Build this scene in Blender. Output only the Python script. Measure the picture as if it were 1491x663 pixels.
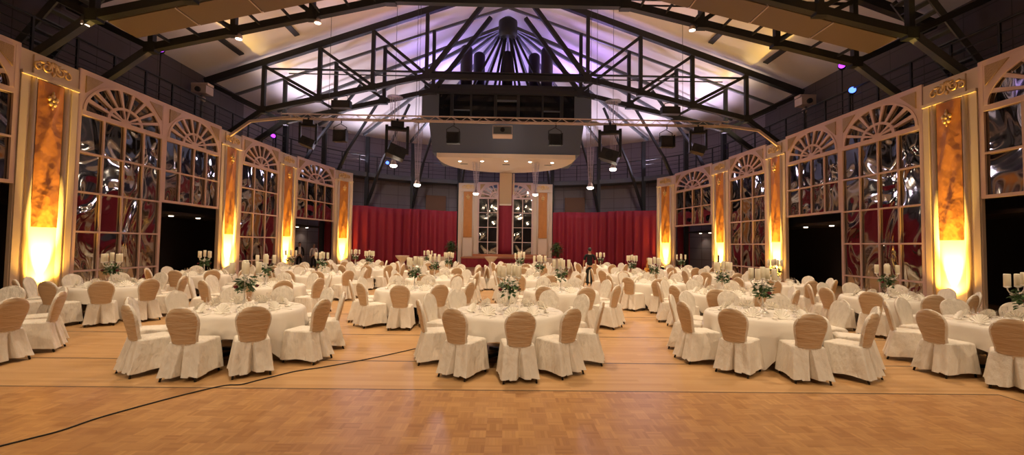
import bpy, math, random
from mathutils import Vector, Matrix
random.seed(7)
PI = math.pi
S = bpy.context.scene
COL = S.collection
for _o in list(bpy.data.objects): bpy.data.objects.remove(_o)

# ------------------------------------------------------------------ camera
FPX, W_, H_ = 640.0, 1491.0, 663.0
CAM_H = 1.86
cd = bpy.data.cameras.new('camera'); cam = bpy.data.objects.new('camera', cd); COL.objects.link(cam)
cd.sensor_fit = 'HORIZONTAL'; cd.sensor_width = 36.0; cd.lens = FPX / W_ * 36.0
cd.clip_start = 0.05; cd.clip_end = 200
_yaw = -math.atan(10.0 / FPX); _pitch = math.atan(25.5 / FPX); _roll = 0.014
_f = Vector((-math.sin(_yaw) * math.cos(_pitch), math.cos(_yaw) * math.cos(_pitch), math.sin(_pitch)))
_r = Vector((math.cos(_yaw), math.sin(_yaw), 0)); _u = _r.cross(_f)
_r2 = _r * math.cos(_roll) + _u * math.sin(_roll); _u2 = _u * math.cos(_roll) - _r * math.sin(_roll)
_M = Matrix(((_r2.x, _u2.x, -_f.x, 0), (_r2.y, _u2.y, -_f.y, 0), (_r2.z, _u2.z, -_f.z, CAM_H), (0, 0, 0, 1)))
cam.matrix_world = _M
S.camera = cam

def project(p):
    d = Vector(p) - Vector((0, 0, CAM_H))
    z = d.dot(_f)
    if z < 0.1: return None
    return (W_ / 2 + FPX * d.dot(_r2) / z, H_ / 2 - FPX * d.dot(_u2) / z, z)

def ray(px, py):
    return (_f + _r2 * ((px - W_ / 2) / FPX) + _u2 * ((H_ / 2 - py) / FPX))

def on_floor(px, py, z=0.0):
    d = ray(px, py); t = (z - CAM_H) / d.z
    return Vector((d.x * t, d.y * t, z))

# ------------------------------------------------------------------ world, exposure
wd = bpy.data.worlds.new('world'); S.world = wd; wd.use_nodes = True
wd.node_tree.nodes['Background'].inputs[0].default_value = (1.0, 0.82, 0.62, 1)
wd.node_tree.nodes['Background'].inputs[1].default_value = 0.02
S.view_settings.view_transform = 'Standard'; S.view_settings.look = 'None'
S.view_settings.gamma = 1.0; S.view_settings.use_curve_mapping = False
S.view_settings.exposure = 0.0

# ------------------------------------------------------------------ lights of the hall
def spot(name, loc, target, energy, color, angle=100, blend=0.6, radius=0.25):
    l = bpy.data.lights.new(name, 'SPOT'); l.energy = energy; l.color = color
    l.spot_size = math.radians(angle); l.spot_blend = blend; l.shadow_soft_size = radius
    o = bpy.data.objects.new(name, l); COL.objects.link(o); o.location = loc
    o.rotation_euler = (Vector(target) - Vector(loc)).to_track_quat('-Z', 'Y').to_euler()
    return o

WARM = (1.0, 0.78, 0.54)
NEUT = (1.0, 0.84, 0.68)
KW = 0.64
# wash lights hung under the trusses, pointing down on the tables
for (x, y, z, e) in ((-7, 3.2, 9.5, 1250), (0, 3.0, 10.2, 1500), (7, 3.2, 9.5, 1250),
                     (-7.5, 10, 9.2, 2400), (0, 10, 10.5, 2900), (7.5, 10, 9.2, 2400),
                     (-7.0, 15.9, 9.6, 2700), (0, 15.9, 10.8, 3300), (7.0, 15.9, 9.6, 2700),
                     (-8.35, 21.9, 6.9, 2200), (-2.7, 21.9, 6.9, 2200), (2.45, 21.9, 6.9, 2200), (8.1, 21.9, 6.9, 2200),
                     (-9.0, 24.8, 9.4, 1900), (9.0, 24.8, 9.4, 1900)):
    spot('hall_wash_light', (x, y, z), (x * 0.95, y + 0.4, 0), e * KW, WARM, 105, 0.9, 0.4)
# unseen fill lights added behind the camera to brighten fronts of tables and chairs
for x in (-9, -3, 3, 9):
    spot('front_fill_light', (x, -4.5, 8.2), (x * 0.75, 13, 0.3), 1300, WARM, 58, 0.9, 0.4)
# light on the far stage set and curtains
for (x, y, z, tx, ty, tz, e, an) in ((-8.6, 25.3, 9.6, -8, 38, 2.4, 1250, 60), (8.6, 25.3, 9.6, 8, 38, 2.4, 1250, 60), (-3.2, 33.0, 7.25, -3.0, 39.5, 3.0, 420, 90), (3.2, 33.0, 7.25, 3.0, 39.5, 3.0, 420, 90)):
    spot('stage_wash_light', (x, y, z), (tx, ty, tz), e, NEUT, an, 0.7, 0.5)
# fill lights added low on the stage to brighten the canopy's underside
for x in (-2.2, 2.2):
    spot('canopy_fill_light', (x * 1.55, 39.1, 1.0), (x * 0.7, 30.0, 7.4), 650, (1.0, 0.84, 0.66), 75, 0.9, 0.15)
# light on the faces of the window flats
for s in (-1, 1):
    spot('flat_wash_light', (s * -4.5, 14.6, 11.0), (s * 14, 18, 6.2), 420, (1.0, 0.62, 0.58), 70, 0.9, 0.3)
    spot('flat_wash_light', (s * -4.5, 24.6, 10.6), (s * 13.5, 29, 5.5), 420, (1.0, 0.74, 0.60), 70, 0.9, 0.3)
# coloured roof washers standing on the gallery, on the cabin roof and on the trusses, pointing up at the roof
for (x, y, z, tx, ty, tz, e, c, a) in (
        (-12.0, 37.2, 8.7, -8, 32, 14, 1700, (0.90, 0.80, 1.0), 140), (12.0, 37.2, 8.7, 8, 32, 14, 1700, (0.88, 0.74, 1.0), 140),
        (-6.0, 40.2, 8.7, -4, 33, 14, 1700, (0.78, 0.72, 1.0), 140), (6.0, 40.2, 8.7, 4, 33, 14, 1700, (0.80, 0.70, 1.0), 140),
        (0, 34.0, 12.6, 0, 30, 17, 800, (0.42, 0.28, 1.0), 140),
        (-4.9, 32.5, 12.4, -4, 28, 17, 1700, (0.44, 0.30, 1.0), 140), (4.9, 32.5, 12.4, 4, 28, 17, 1700, (0.50, 0.28, 1.0), 140),
        (-15.3, 30.5, 8.6, -9, 29, 14, 1900, (0.92, 0.78, 1.0), 120), (15.3, 30.5, 8.6, 9, 29, 14, 1900, (0.84, 0.66, 1.0), 120),
        (-15.3, 26.2, 8.6, -11, 26.5, 13.5, 480, (1.0, 0.78, 0.66), 100), (15.3, 26.2, 8.6, 11, 26.5, 13.5, 700, (1.0, 0.74, 0.46), 100),
        (-15.0, 21.0, 8.6, -10.0, 21, 13.5, 300, (1.0, 0.70, 0.60), 120), (15.0, 21.0, 8.6, 10.8, 21.5, 13.2, 460, (1.0, 0.62, 0.20), 80),
        (-6.0, 21.9, 8.5, -5, 21.5, 15, 460, (1.0, 0.52, 0.62), 130), (6.0, 21.9, 8.5, 5, 21.5, 15, 400, (1.0, 0.58, 0.50), 130)):
    spot('roof_washer_light', (x, y, z), (tx, ty, tz), e, c, a, 0.9, 0.7)
UPLIGHT_E = 7000.0

# ------------------------------------------------------------------ materials
def lin(c):
    return tuple(((v / 12.92) if v <= 0.04045 else ((v + 0.055) / 1.055) ** 2.4) for v in c)

def mat(name, color, rough=0.6, metal=0.0, spec=0.4, bump=None, noise=None, emis=None, emis_s=1.0, coord='Object'):
    m = bpy.data.materials.new(name); m.use_nodes = True
    nt = m.node_tree; b = nt.nodes['Principled BSDF']
    b.inputs['Base Color'].default_value = (*color, 1); b.inputs['Roughness'].default_value = rough
    b.inputs['Metallic'].default_value = metal; b.inputs['Specular IOR Level'].default_value = spec
    if bump or noise:
        tc = nt.nodes.new('ShaderNodeTexCoord')
    if noise:  # (scale, other colour, (stretch))
        sc, c2, st = noise
        mp = nt.nodes.new('ShaderNodeMapping'); mp.inputs['Scale'].default_value = st
        n = nt.nodes.new('ShaderNodeTexNoise'); n.inputs['Scale'].default_value = sc; n.inputs['Detail'].default_value = 4
        mx = nt.nodes.new('ShaderNodeMix'); mx.data_type = 'RGBA'
        mx.inputs['A'].default_value = (*color, 1); mx.inputs['B'].default_value = (*c2, 1)
        nt.links.new(tc.outputs[coord], mp.inputs['Vector']); nt.links.new(mp.outputs[0], n.inputs['Vector'])
        nt.links.new(n.outputs['Fac'], mx.inputs['Factor']); nt.links.new(mx.outputs['Result'], b.inputs['Base Color'])
    if bump:   # (scale, strength, distance, (stretch))
        sc, sg, ds, st = bump
        mp = nt.nodes.new('ShaderNodeMapping'); mp.inputs['Scale'].default_value = st
        n = nt.nodes.new('ShaderNodeTexNoise'); n.inputs['Scale'].default_value = sc; n.inputs['Detail'].default_value = 3
        bp = nt.nodes.new('ShaderNodeBump'); bp.inputs['Strength'].default_value = sg; bp.inputs['Distance'].default_value = ds
        nt.links.new(tc.outputs[coord], mp.inputs['Vector']); nt.links.new(mp.outputs[0], n.inputs['Vector'])
        nt.links.new(n.outputs['Fac'], bp.inputs['Height']); nt.links.new(bp.outputs[0], b.inputs['Normal'])
    if emis:
        b.inputs['Emission Color'].default_value = (*emis, 1); b.inputs['Emission Strength'].default_value = emis_s
    return m

M = {}
M['cover'] = mat('chair_cover_cloth', (0.76, 0.68, 0.57), 0.75, bump=(11, 1.0, 0.04, (1, 1, 0.45)))
M['cover_back'] = mat('tan_back_cloth', (0.56, 0.39, 0.235), 0.42, bump=(6, 0.9, 0.03, (0.6, 1, 3.5)))
M['cloth'] = mat('table_cloth', (0.77, 0.70, 0.60), 0.7, bump=(5, 0.25, 0.02, (1, 1, 1)))
M['napkin'] = mat('napkin_linen', (0.92, 0.86, 0.75), 0.7)
M['dark'] = mat('dark_metal', (0.02, 0.02, 0.022), 0.5, 0.3)
M['leg'] = mat('dark_leg', (0.015, 0.012, 0.01), 0.4)
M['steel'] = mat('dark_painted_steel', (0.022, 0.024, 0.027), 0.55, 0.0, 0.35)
M['steel_lit'] = mat('grey_and_lit_steel', (0.10, 0.11, 0.12), 0.5)  # grey steel, also used where light on dark steel is painted in
M['alu'] = mat('aluminium_tube', (0.66, 0.54, 0.48), 0.4, 0.3)
M['silver'] = mat('polished_silver', (0.85, 0.80, 0.72), 0.35, 0.6)
M['brass'] = mat('brass', (0.70, 0.45, 0.15), 0.25, 1.0)
M['candle'] = mat('candle_wax', (0.92, 0.84, 0.64), 0.5)
M['wick'] = mat('candle_wick', (0.02, 0.02, 0.02), 0.9)
M['leaf'] = mat('green_leaf', (0.045, 0.10, 0.025), 0.5, noise=(14, (0.09, 0.16, 0.05), (1, 1, 1)))
M['rose_white'] = mat('white_rose', (0.80, 0.72, 0.66), 0.6)
M['rose_red'] = mat('dark_red_rose', (0.14, 0.008, 0.015), 0.6)
M['flat'] = mat('painted_flat', (0.64, 0.52, 0.39), 0.7, bump=(3, 0.1, 0.02, (1, 1, 1)))
M['frame'] = mat('painted_window_frame', (0.62, 0.45, 0.385), 0.6)
M['drape'] = mat('amber_drape', (0.58, 0.24, 0.05), 0.5, bump=(2.2, 0.8, 0.06, (1, 1, 0.6)), noise=(3.0, (0.44, 0.16, 0.03), (1, 1, 1)))
M['gold'] = mat('gilded_plaster', (0.75, 0.52, 0.22), 0.35, 0.7)
M['gold_old'] = mat('dull_gold_relief', (0.40, 0.26, 0.12), 0.4, 0.6, bump=(25, 1.0, 0.03, (1, 1, 1)))
M['curtain'] = mat('red_curtain', (0.27, 0.014, 0.030), 0.65, bump=(6, 0.2, 0.02, (1, 1, 0.2)))
M['wall'] = mat('grey_block_wall', (0.085, 0.078, 0.088), 0.8)
M['wall_dark'] = mat('unlit_back_wall', (0.022, 0.016, 0.015), 0.8)  # near black: darkness of the unlit back rooms put into the colour
M['roof'] = mat('white_roof_lining', (0.74, 0.71, 0.70), 0.85)
M['panel_ac'] = mat('acoustic_board', (0.17, 0.125, 0.09), 0.8)
M['navy'] = mat('grey_blue_cabin_cladding', (0.115, 0.14, 0.19), 0.6)
M['cabin_dark'] = mat('dark_cabin_frame', (0.03, 0.032, 0.036), 0.5)
M['cream'] = mat('cream_plaster', (0.80, 0.70, 0.58), 0.7)
M['duct'] = mat('dark_fabric_duct', (0.045, 0.035, 0.06), 0.6)
M['stage_wood'] = mat('stage_boards', (0.42, 0.16, 0.07), 0.4)
M['brown'] = mat('brown_veneer', (0.16, 0.065, 0.03), 0.5)
M['lamp'] = mat('lamp_glow', (1, 1, 1), 0.4, emis=(1.0, 0.85, 0.66), emis_s=14)
M['lamp_dim'] = mat('small_downlight_glow', (1, 1, 1), 0.4, emis=(1.0, 0.8, 0.6), emis_s=6)
M['led_blue'] = mat('blue_led_glow', (0.1, 0.1, 0.5), 0.4, emis=(0.06, 0.14, 1.0), emis_s=5)
M['led_purple'] = mat('purple_led_glow', (0.3, 0.1, 0.5), 0.4, emis=(0.45, 0.05, 1.0), emis_s=2.5)
M['led_amber'] = mat('amber_uplight_glow', (1, 0.8, 0.4), 0.4, emis=(1.0, 0.62, 0.15), emis_s=30)
M['black_cloth'] = mat('black_cloth', (0.008, 0.008, 0.009), 0.85)
M['trouser'] = mat('dark_trouser_cloth', (0.014, 0.015, 0.013), 0.85)
M['shirt'] = mat('white_shirt_cloth', (0.75, 0.70, 0.66), 0.8)
M['skin'] = mat('skin', (0.52, 0.29, 0.19), 0.55)
M['hair'] = mat('dark_hair', (0.025, 0.016, 0.010), 0.6)
M['hair_grey'] = mat('short_grey_hair', (0.25, 0.2, 0.16), 0.6)
M['eye'] = mat('dark_eye', (0.02, 0.015, 0.012), 0.3)
M['lip'] = mat('lip', (0.40, 0.16, 0.12), 0.5)
M['pot'] = mat('terracotta_pot', (0.20, 0.10, 0.06), 0.7)
M['bottle'] = mat('amber_glass_bottle', (0.55, 0.22, 0.05), 0.2)
M['cable'] = mat('black_rubber_cable', (0.012, 0.011, 0.010), 0.6)
M['lensglass'] = mat('dark_lens', (0.03, 0.03, 0.035), 0.08, spec=0.7)
M['wire'] = mat('lamp_wire_mesh', (0.45, 0.38, 0.40), 0.4, 0.6)

def foil_mat(dist=0.27, nm='wrinkled_mirror_foil'):
    m = mat(nm, (0.38, 0.36, 0.34), 0.06, 1.0)
    nt = m.node_tree; b = nt.nodes['Principled BSDF']
    tc = nt.nodes.new('ShaderNodeTexCoord')
    n1 = nt.nodes.new('ShaderNodeTexNoise'); n1.inputs['Scale'].default_value = 0.6; n1.inputs['Detail'].default_value = 1.0; n1.inputs['Distortion'].default_value = 1.2
    b1 = nt.nodes.new('ShaderNodeBump'); b1.inputs['Strength'].default_value = 0.55; b1.inputs['Distance'].default_value = dist
    mp = nt.nodes.new('ShaderNodeMapping'); mp.inputs['Scale'].default_value = (1.15, 1, 0.85)
    nt.links.new(tc.outputs['Object'], mp.inputs['Vector']); nt.links.new(mp.outputs[0], n1.inputs['Vector']); nt.links.new(n1.outputs['Fac'], b1.inputs['Height'])
    nt.links.new(b1.outputs[0], b.inputs['Normal'])
    return m
M['foil'] = foil_mat(); M['foil_smooth'] = foil_mat(0.12, 'smoother_mirror_foil')

def glass_mat():
    m = bpy.data.materials.new('clear_drinking_glass'); m.use_nodes = True
    nt = m.node_tree; nt.nodes.clear()
    out = nt.nodes.new('ShaderNodeOutputMaterial'); mx = nt.nodes.new('ShaderNodeMixShader')
    tr = nt.nodes.new('ShaderNodeBsdfTransparent'); tr.inputs[0].default_value = (0.98, 0.97, 0.96, 1)
    gl = nt.nodes.new('ShaderNodeBsdfGlossy'); gl.inputs['Roughness'].default_value = 0.15; gl.inputs['Color'].default_value = (1, 1, 1, 1)
    fr = nt.nodes.new('ShaderNodeLayerWeight'); fr.inputs['Blend'].default_value = 0.25
    nt.links.new(fr.outputs['Facing'], mx.inputs[0]); nt.links.new(tr.outputs[0], mx.inputs[1]); nt.links.new(gl.outputs[0], mx.inputs[2])
    nt.links.new(mx.outputs[0], out.inputs[0])
    return m
M['glass'] = glass_mat()

def dark_glass():
    return mat('cabin_window_glass', (0.012, 0.013, 0.016), 0.08, 0.0, 0.6)
M['winglass'] = dark_glass()

def floor_mat():
    m = bpy.data.materials.new('wood_floor'); m.use_nodes = True
    nt = m.node_tree; N = nt.nodes; L = nt.links; b = N['Principled BSDF']
    tc = N.new('ShaderNodeTexCoord'); sp = N.new('ShaderNodeSeparateXYZ'); L.new(tc.outputs['Object'], sp.inputs[0])
    def mth(op, a, c=None, d=None):
        n = N.new('ShaderNodeMath'); n.operation = op
        for i, v in enumerate((a, c, d)):
            if v is None: continue
            if isinstance(v, (int, float)): n.inputs[i].default_value = v
            else: L.new(v, n.inputs[i])
        return n.outputs[0]
    X, Y = sp.outputs[0], sp.outputs[1]
    def mixc(f, A, B):
        n = N.new('ShaderNodeMix'); n.data_type = 'RGBA'
        for k, v in (('A', A), ('B', B)):
            if isinstance(v, tuple): n.inputs[k].default_value = (*v, 1)
            else: L.new(v, n.inputs[k])
        if isinstance(f, (int, float)): n.inputs['Factor'].default_value = f
        else: L.new(f, n.inputs['Factor'])
        return n.outputs['Result']
    def white(v):
        n = N.new('ShaderNodeTexWhiteNoise'); n.noise_dimensions = '3D'; L.new(v, n.inputs['Vector']); return n.outputs['Value']
    def comb(x, y, z=0.0):
        n = N.new('ShaderNodeCombineXYZ')
        for i, v in enumerate((x, y, z)):
            if isinstance(v, (int, float)): n.inputs[i].default_value = v
            else: L.new(v, n.inputs[i])
        return n.outputs[0]
    # parquet
    c = 0.16
    xs = mth('DIVIDE', X, c); ys = mth('DIVIDE', Y, c)
    ix = mth('FLOOR', xs); iy = mth('FLOOR', ys); fx = mth('FRACT', xs); fy = mth('FRACT', ys)
    par = mth('PINGPONG', mth('ADD', ix, iy), 1.0)
    sx = mth('FLOOR', mth('MULTIPLY', fx, 5.0)); sy = mth('FLOOR', mth('MULTIPLY', fy, 5.0))
    strip = mth('ADD', mth('MULTIPLY', par, sx), mth('MULTIPLY', mth('SUBTRACT', 1.0, par), sy))
    r1 = white(comb(ix, iy, 3.0)); r2 = white(comb(ix, iy, mth('ADD', strip, 10.0)))
    tone = mth('ADD', mth('MULTIPLY', r1, 0.55), mth('MULTIPLY', r2, 0.45))
    pq = mixc(tone, (0.33, 0.145, 0.048), (0.56, 0.30, 0.11))
    ff = mth('ADD', mth('MULTIPLY', par, fx), mth('MULTIPLY', mth('SUBTRACT', 1.0, par), fy))
    gap = mth('LESS_THAN', mth('FRACT', mth('MULTIPLY', ff, 5.0)), 0.07)
    pq = mixc(mth('MULTIPLY', gap, 0.35), pq, (0.18, 0.07, 0.02))
    big = N.new('ShaderNodeTexNoise'); big.inputs['Scale'].default_value = 0.7; L.new(tc.outputs['Object'], big.inputs['Vector'])
    # planks
    ry = mth('FLOOR', mth('DIVIDE', Y, 0.085)); offx = mth('MULTIPLY', white(comb(ry, 5.0, 1.0)), 3.0)
    pxi = mth('FLOOR', mth('DIVIDE', mth('ADD', X, offx), 1.4))
    rp = white(comb(pxi, ry, 2.0))
    pl = mixc(rp, (0.49, 0.275, 0.11), (0.60, 0.365, 0.165))
    gr = N.new('ShaderNodeTexNoise'); gr.inputs['Scale'].default_value = 3.0; gr.inputs['Detail'].default_value = 5
    L.new(comb(mth('MULTIPLY', X, 0.6), mth('MULTIPLY', Y, 14.0)), gr.inputs['Vector'])
    pl = mixc(mth('MULTIPLY', gr.outputs['Fac'], 0.35), pl, (0.42, 0.21, 0.07))
    inside = mth('MULTIPLY', mth('LESS_THAN', Y, 5.70), mth('LESS_THAN', mth('ABSOLUTE', X), 6.45))
    col = mixc(inside, pl, pq)
    col = mixc(mth('MULTIPLY', big.outputs['Fac'], 0.25), col, (0.40, 0.20, 0.07))
    # dark joints between floor fields
    line = None
    for (v, wdt) in ((7.05, 0.022), (9.05, 0.025), (11.6, 0.03), (14.2, 0.03), (17.0, 0.03)):
        l = mth('LESS_THAN', mth('ABSOLUTE', mth('SUBTRACT', Y, v)), wdt)
        line = l if line is None else mth('MAXIMUM', line, l)
    e1 = mth('MULTIPLY', mth('LESS_THAN', mth('ABSOLUTE', mth('SUBTRACT', Y, 5.70)), 0.016), mth('LESS_THAN', mth('ABSOLUTE', X), 6.46))
    e2 = mth('MULTIPLY', mth('LESS_THAN', mth('ABSOLUTE', mth('SUBTRACT', mth('ABSOLUTE', X), 6.45)), 0.016), mth('LESS_THAN', Y, 5.71))
    line = mth('MAXIMUM', line, mth('MAXIMUM', e1, e2))
    col = mixc(mth('MULTIPLY', line, 0.85), col, (0.03, 0.015, 0.008))
    L.new(col, b.inputs['Base Color'])
    L.new(mth('SUBTRACT', 0.42, mth('MULTIPLY', inside, 0.07)), b.inputs['Roughness']); b.inputs['Specular IOR Level'].default_value = 0.4
    return m
M['floor'] = floor_mat()

def block_mat(name, c1, c2, w, h):
    m = bpy.data.materials.new(name); m.use_nodes = True
    nt = m.node_tree; b = nt.nodes['Principled BSDF']
    uv = nt.nodes.new('ShaderNodeUVMap')
    br = nt.nodes.new('ShaderNodeTexBrick'); br.inputs['Scale'].default_value = 1.0
    br.inputs['Brick Width'].default_value = w; br.inputs['Row Height'].default_value = h; br.inputs['Mortar Size'].default_value = 0.02
    br.offset = 0.0
    br.inputs['Color1'].default_value = (*c1, 1); br.inputs['Color2'].default_value = (*c1, 1); br.inputs['Mortar'].default_value = (*c2, 1)
    nt.links.new(uv.outputs[0], br.inputs['Vector']); nt.links.new(br.outputs['Color'], b.inputs['Base Color'])
    b.inputs['Roughness'].default_value = 0.8
    return m
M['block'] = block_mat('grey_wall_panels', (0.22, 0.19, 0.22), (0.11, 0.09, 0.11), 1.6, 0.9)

M['block_shaded'] = block_mat('shaded_side_wall_panels', (0.09, 0.077, 0.085), (0.05, 0.04, 0.045), 1.6, 0.9)  # darker copy of the wall panels, side wall shade put into the colour

# ------------------------------------------------------------------ mesh builder
class MB:
    def __init__(s): s.v = []; s.f = []; s.sm = []; s.mi = []; s.cur = 0
    def add(s, vs, fs, smooth=False):
        o = len(s.v); s.v.extend([tuple(v) for v in vs])
        for f in fs: s.f.append(tuple(i + o for i in f)); s.sm.append(smooth); s.mi.append(s.cur)
        return s
    def box(s, c, d, rot=None):
        cx, cy, cz = c; a, b, h = d[0] / 2, d[1] / 2, d[2] / 2
        vs = [Vector((x * a, y * b, z * h)) for x in (-1, 1) for y in (-1, 1) for z in (-1, 1)]
        if rot is not None:
            R = rot if isinstance(rot, Matrix) else Matrix.Rotation(rot, 3, 'Z')
            vs = [R @ v for v in vs]
        vs = [(v.x + cx, v.y + cy, v.z + cz) for v in vs]
        return s.add(vs, [(0, 1, 3, 2), (4, 6, 7, 5), (0, 4, 5, 1), (2, 3, 7, 6), (0, 2, 6, 4), (1, 5, 7, 3)])
    def bar(s, p, q, w, h=None, up=(0, 0, 1)):
        h = w if h is None else h
        p, q = Vector(p), Vector(q); d = (q - p).normalized(); u = Vector(up)
        if abs(d.dot(u)) > 0.98: u = Vector((0, 1, 0))
        r = d.cross(u).normalized(); u = r.cross(d)
        vs = []
        for e in (p, q):
            for a, b in ((-1, -1), (1, -1), (1, 1), (-1, 1)): vs.append(e + r * (a * w / 2) + u * (b * h / 2))
        return s.add(vs, [(3, 2, 1, 0), (4, 5, 6, 7), (0, 1, 5, 4), (1, 2, 6, 5), (2, 3, 7, 6), (3, 0, 4, 7)])
    def tube(s, pts, r, seg=8, caps=True):
        pts = [Vector(p) for p in pts]; n = len(pts)
        rs = r if isinstance(r, (list, tuple)) else [r] * n
        vs = []; prev = None
        for i, p in enumerate(pts):
            t = (pts[min(i + 1, n - 1)] - pts[max(i - 1, 0)]).normalized()
            if prev is None:
                a = Vector((0, 0, 1)) if abs(t.z) < 0.9 else Vector((1, 0, 0))
                u = t.cross(a).normalized()
            else:
                u = (prev - t * prev.dot(t)).normalized()
            prev = u; w = t.cross(u)
            for k in range(seg):
                a = 2 * PI * k / seg; vs.append(p + (u * math.cos(a) + w * math.sin(a)) * rs[i])
        fs = []
        for i in range(n - 1):
            for k in range(seg):
                k2 = (k + 1) % seg; fs.append((i * seg + k, i * seg + k2, (i + 1) * seg + k2, (i + 1) * seg + k))
        s.add(vs, fs, True)
        if caps:
            o = len(s.v) - n * seg
            s.f.append(tuple(o + k for k in range(seg))[::-1]); s.sm.append(False); s.mi.append(s.cur)
            s.f.append(tuple(o + (n - 1) * seg + k for k in range(seg))); s.sm.append(False); s.mi.append(s.cur)
        return s
    def lathe(s, prof, seg=16, c=(0, 0, 0), sx=1, sy=1):
        vs = []; fs = []; n = len(prof)
        for (r, z) in prof:
            for k in range(seg):
                a = 2 * PI * k / seg; vs.append((c[0] + r * sx * math.cos(a), c[1] + r * sy * math.sin(a), c[2] + z))
        for i in range(n - 1):
            for k in range(seg):
                k2 = (k + 1) % seg; fs.append((i * seg + k, i * seg + k2, (i + 1) * seg + k2, (i + 1) * seg + k))
        s.add(vs, fs, True)
        o = len(s.v) - n * seg
        if prof[0][0] > 1e-4: s.f.append(tuple(o + k for k in range(seg))[::-1]); s.sm.append(False); s.mi.append(s.cur)
        if prof[-1][0] > 1e-4: s.f.append(tuple(o + (n - 1) * seg + k for k in range(seg))); s.sm.append(False); s.mi.append(s.cur)
        return s
    def ball(s, c, r, seg=10, rings=6, sc=(1, 1, 1)):
        prof = [(math.sin(PI * i / rings) * r, -math.cos(PI * i / rings) * r * sc[2]) for i in range(rings + 1)]
        prof[0] = (0.0001 * r, prof[0][1]); prof[-1] = (0.0001 * r, prof[-1][1])
        return s.lathe(prof, seg, c, sc[0], sc[1])
    def prism(s, poly, y0, y1):   # polygon in (x,z), extruded in y
        n = len(poly); vs = [(x, y0, z) for x, z in poly] + [(x, y1, z) for x, z in poly]
        fs = [tuple(range(n)), tuple(range(2 * n - 1, n - 1, -1))]
        for i in range(n): j = (i + 1) % n; fs.append((i, i + n, j + n, j))
        return s.add(vs, fs)
    def grid(s, P, smooth=True, closed_u=False):
        nu = len(P); nv = len(P[0]); vs = [p for row in P for p in row]; fs = []
        for i in range(nu if closed_u else nu - 1):
            i2 = (i + 1) % nu
            for j in range(nv - 1): fs.append((i * nv + j, i2 * nv + j, i2 * nv + j + 1, i * nv + j + 1))
        return s.add(vs, fs, smooth)
    def mesh(s, name, mats):
        me = bpy.data.meshes.new(name); me.from_pydata(s.v, [], s.f); me.update()
        me.polygons.foreach_set('use_smooth', s.sm)
        for m in (mats if isinstance(mats, (list, tuple)) else [mats]): me.materials.append(m)
        if any(s.mi): me.polygons.foreach_set('material_index', s.mi)
        return me
    def build(s, name, mats, parent=None):
        o = bpy.data.objects.new(name, s.mesh(name, mats)); COL.objects.link(o)
        if parent is not None: o.parent = parent
        return o

def tag(o, label=None, cat=None, group=None, kind=None):
    if label: o['label'] = label
    if cat: o['category'] = cat
    if group: o['group'] = group
    if kind: o['kind'] = kind
    return o
def thing(name, label, cat, loc=(0, 0, 0), rz=0.0, group=None):
    o = bpy.data.objects.new(name, None); COL.objects.link(o); o.empty_display_size = 0.1
    o.location = loc; o.rotation_euler = (0, 0, rz); return tag(o, label, cat, group)
def struct(mb, name, m): return tag(mb.build(name, m), kind='structure')
_kids = {}
def kids(o):
    k = o.name
    if k not in _kids: _kids[k] = list(o.children)
    return _kids[k]
def dup(o, loc, rz, label, group=None):
    r = o.copy(); COL.objects.link(r); r.location = loc; r.rotation_euler = (0, 0, rz); r['label'] = label
    if group: r['group'] = group
    def rec(src, dst):
        for ch in kids(src):
            c = ch.copy(); COL.objects.link(c); c.parent = dst; rec(ch, c)
    rec(o, r); return r
class Proto:
    """first use moves the prototype itself, later uses copy it"""
    def __init__(s, root): s.root = root; s.used = False
    def put(s, loc, rz, label, group=None):
        if not s.used:
            s.used = True; o = s.root; kids(o)
            for k in kids(o): kids(k)
            o.location = loc; o.rotation_euler = (0, 0, rz); o['label'] = label
            if group: o['group'] = group
            return o
        return dup(s.root, loc, rz, label, group)

# ================================================================== SETTING
# floor
mb = MB(); mb.add([(-20, -8, 0), (20, -8, 0), (20, 46, 0), (-20, 46, 0)], [(0, 1, 2, 3)]); struct(mb, 'floor', M['floor'])

# outer wall: straight sides, elliptical apse
WX, EAVE, RIDGE, AY, AB = 17.4, 11.3, 17.4, 29.0, 14.0
def wall_path(x, b, n=28):
    p = [(-x, -7.0), (-x, 5.0), (-x, 17.0)]
    for i in range(n + 1):
        t = PI - PI * i / n; p.append((x * math.cos(t), AY + b * math.sin(t)))
    return p + [(x, 17.0), (x, 5.0), (x, -7.0)]
def wall_strip(path, z0, z1, name, m):
    me = bpy.data.meshes.new(name); vs = []; fs = []; d = 0; uvs = []
    for i, (x, y) in enumerate(path):
        if i: d += math.hypot(x - path[i - 1][0], y - path[i - 1][1])
        vs += [(x, y, z0), (x, y, z1)]; uvs += [(d, z0), (d, z1)]
    for i in range(len(path) - 1): fs.append((2 * i, 2 * i + 1, 2 * i + 3, 2 * i + 2))
    me.from_pydata(vs, [], fs); me.update()
    u = me.uv_layers.new(name='UVMap')
    for lp in me.loops: u.data[lp.index].uv = uvs[lp.vertex_index]
    me.materials.append(m); o = bpy.data.objects.new(name, me); COL.objects.link(o)
    return tag(o, kind='structure')
wp = wall_path(WX, AB)
wall_strip(wp[:4], 0, EAVE, 'wall_left', M['block_shaded'])
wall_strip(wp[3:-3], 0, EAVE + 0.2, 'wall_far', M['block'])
wall_strip(wp[-4:], 0, EAVE, 'wall_right', M['block_shaded'])
mb = MB(); mb.add([(-WX, -7, 0), (WX, -7, 0), (WX, -7, EAVE), (0, -7, RIDGE + 0.2), (-WX, -7, EAVE)], [(0, 4, 3, 2, 1)])
struct(mb, 'wall_near', M['wall'])
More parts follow.
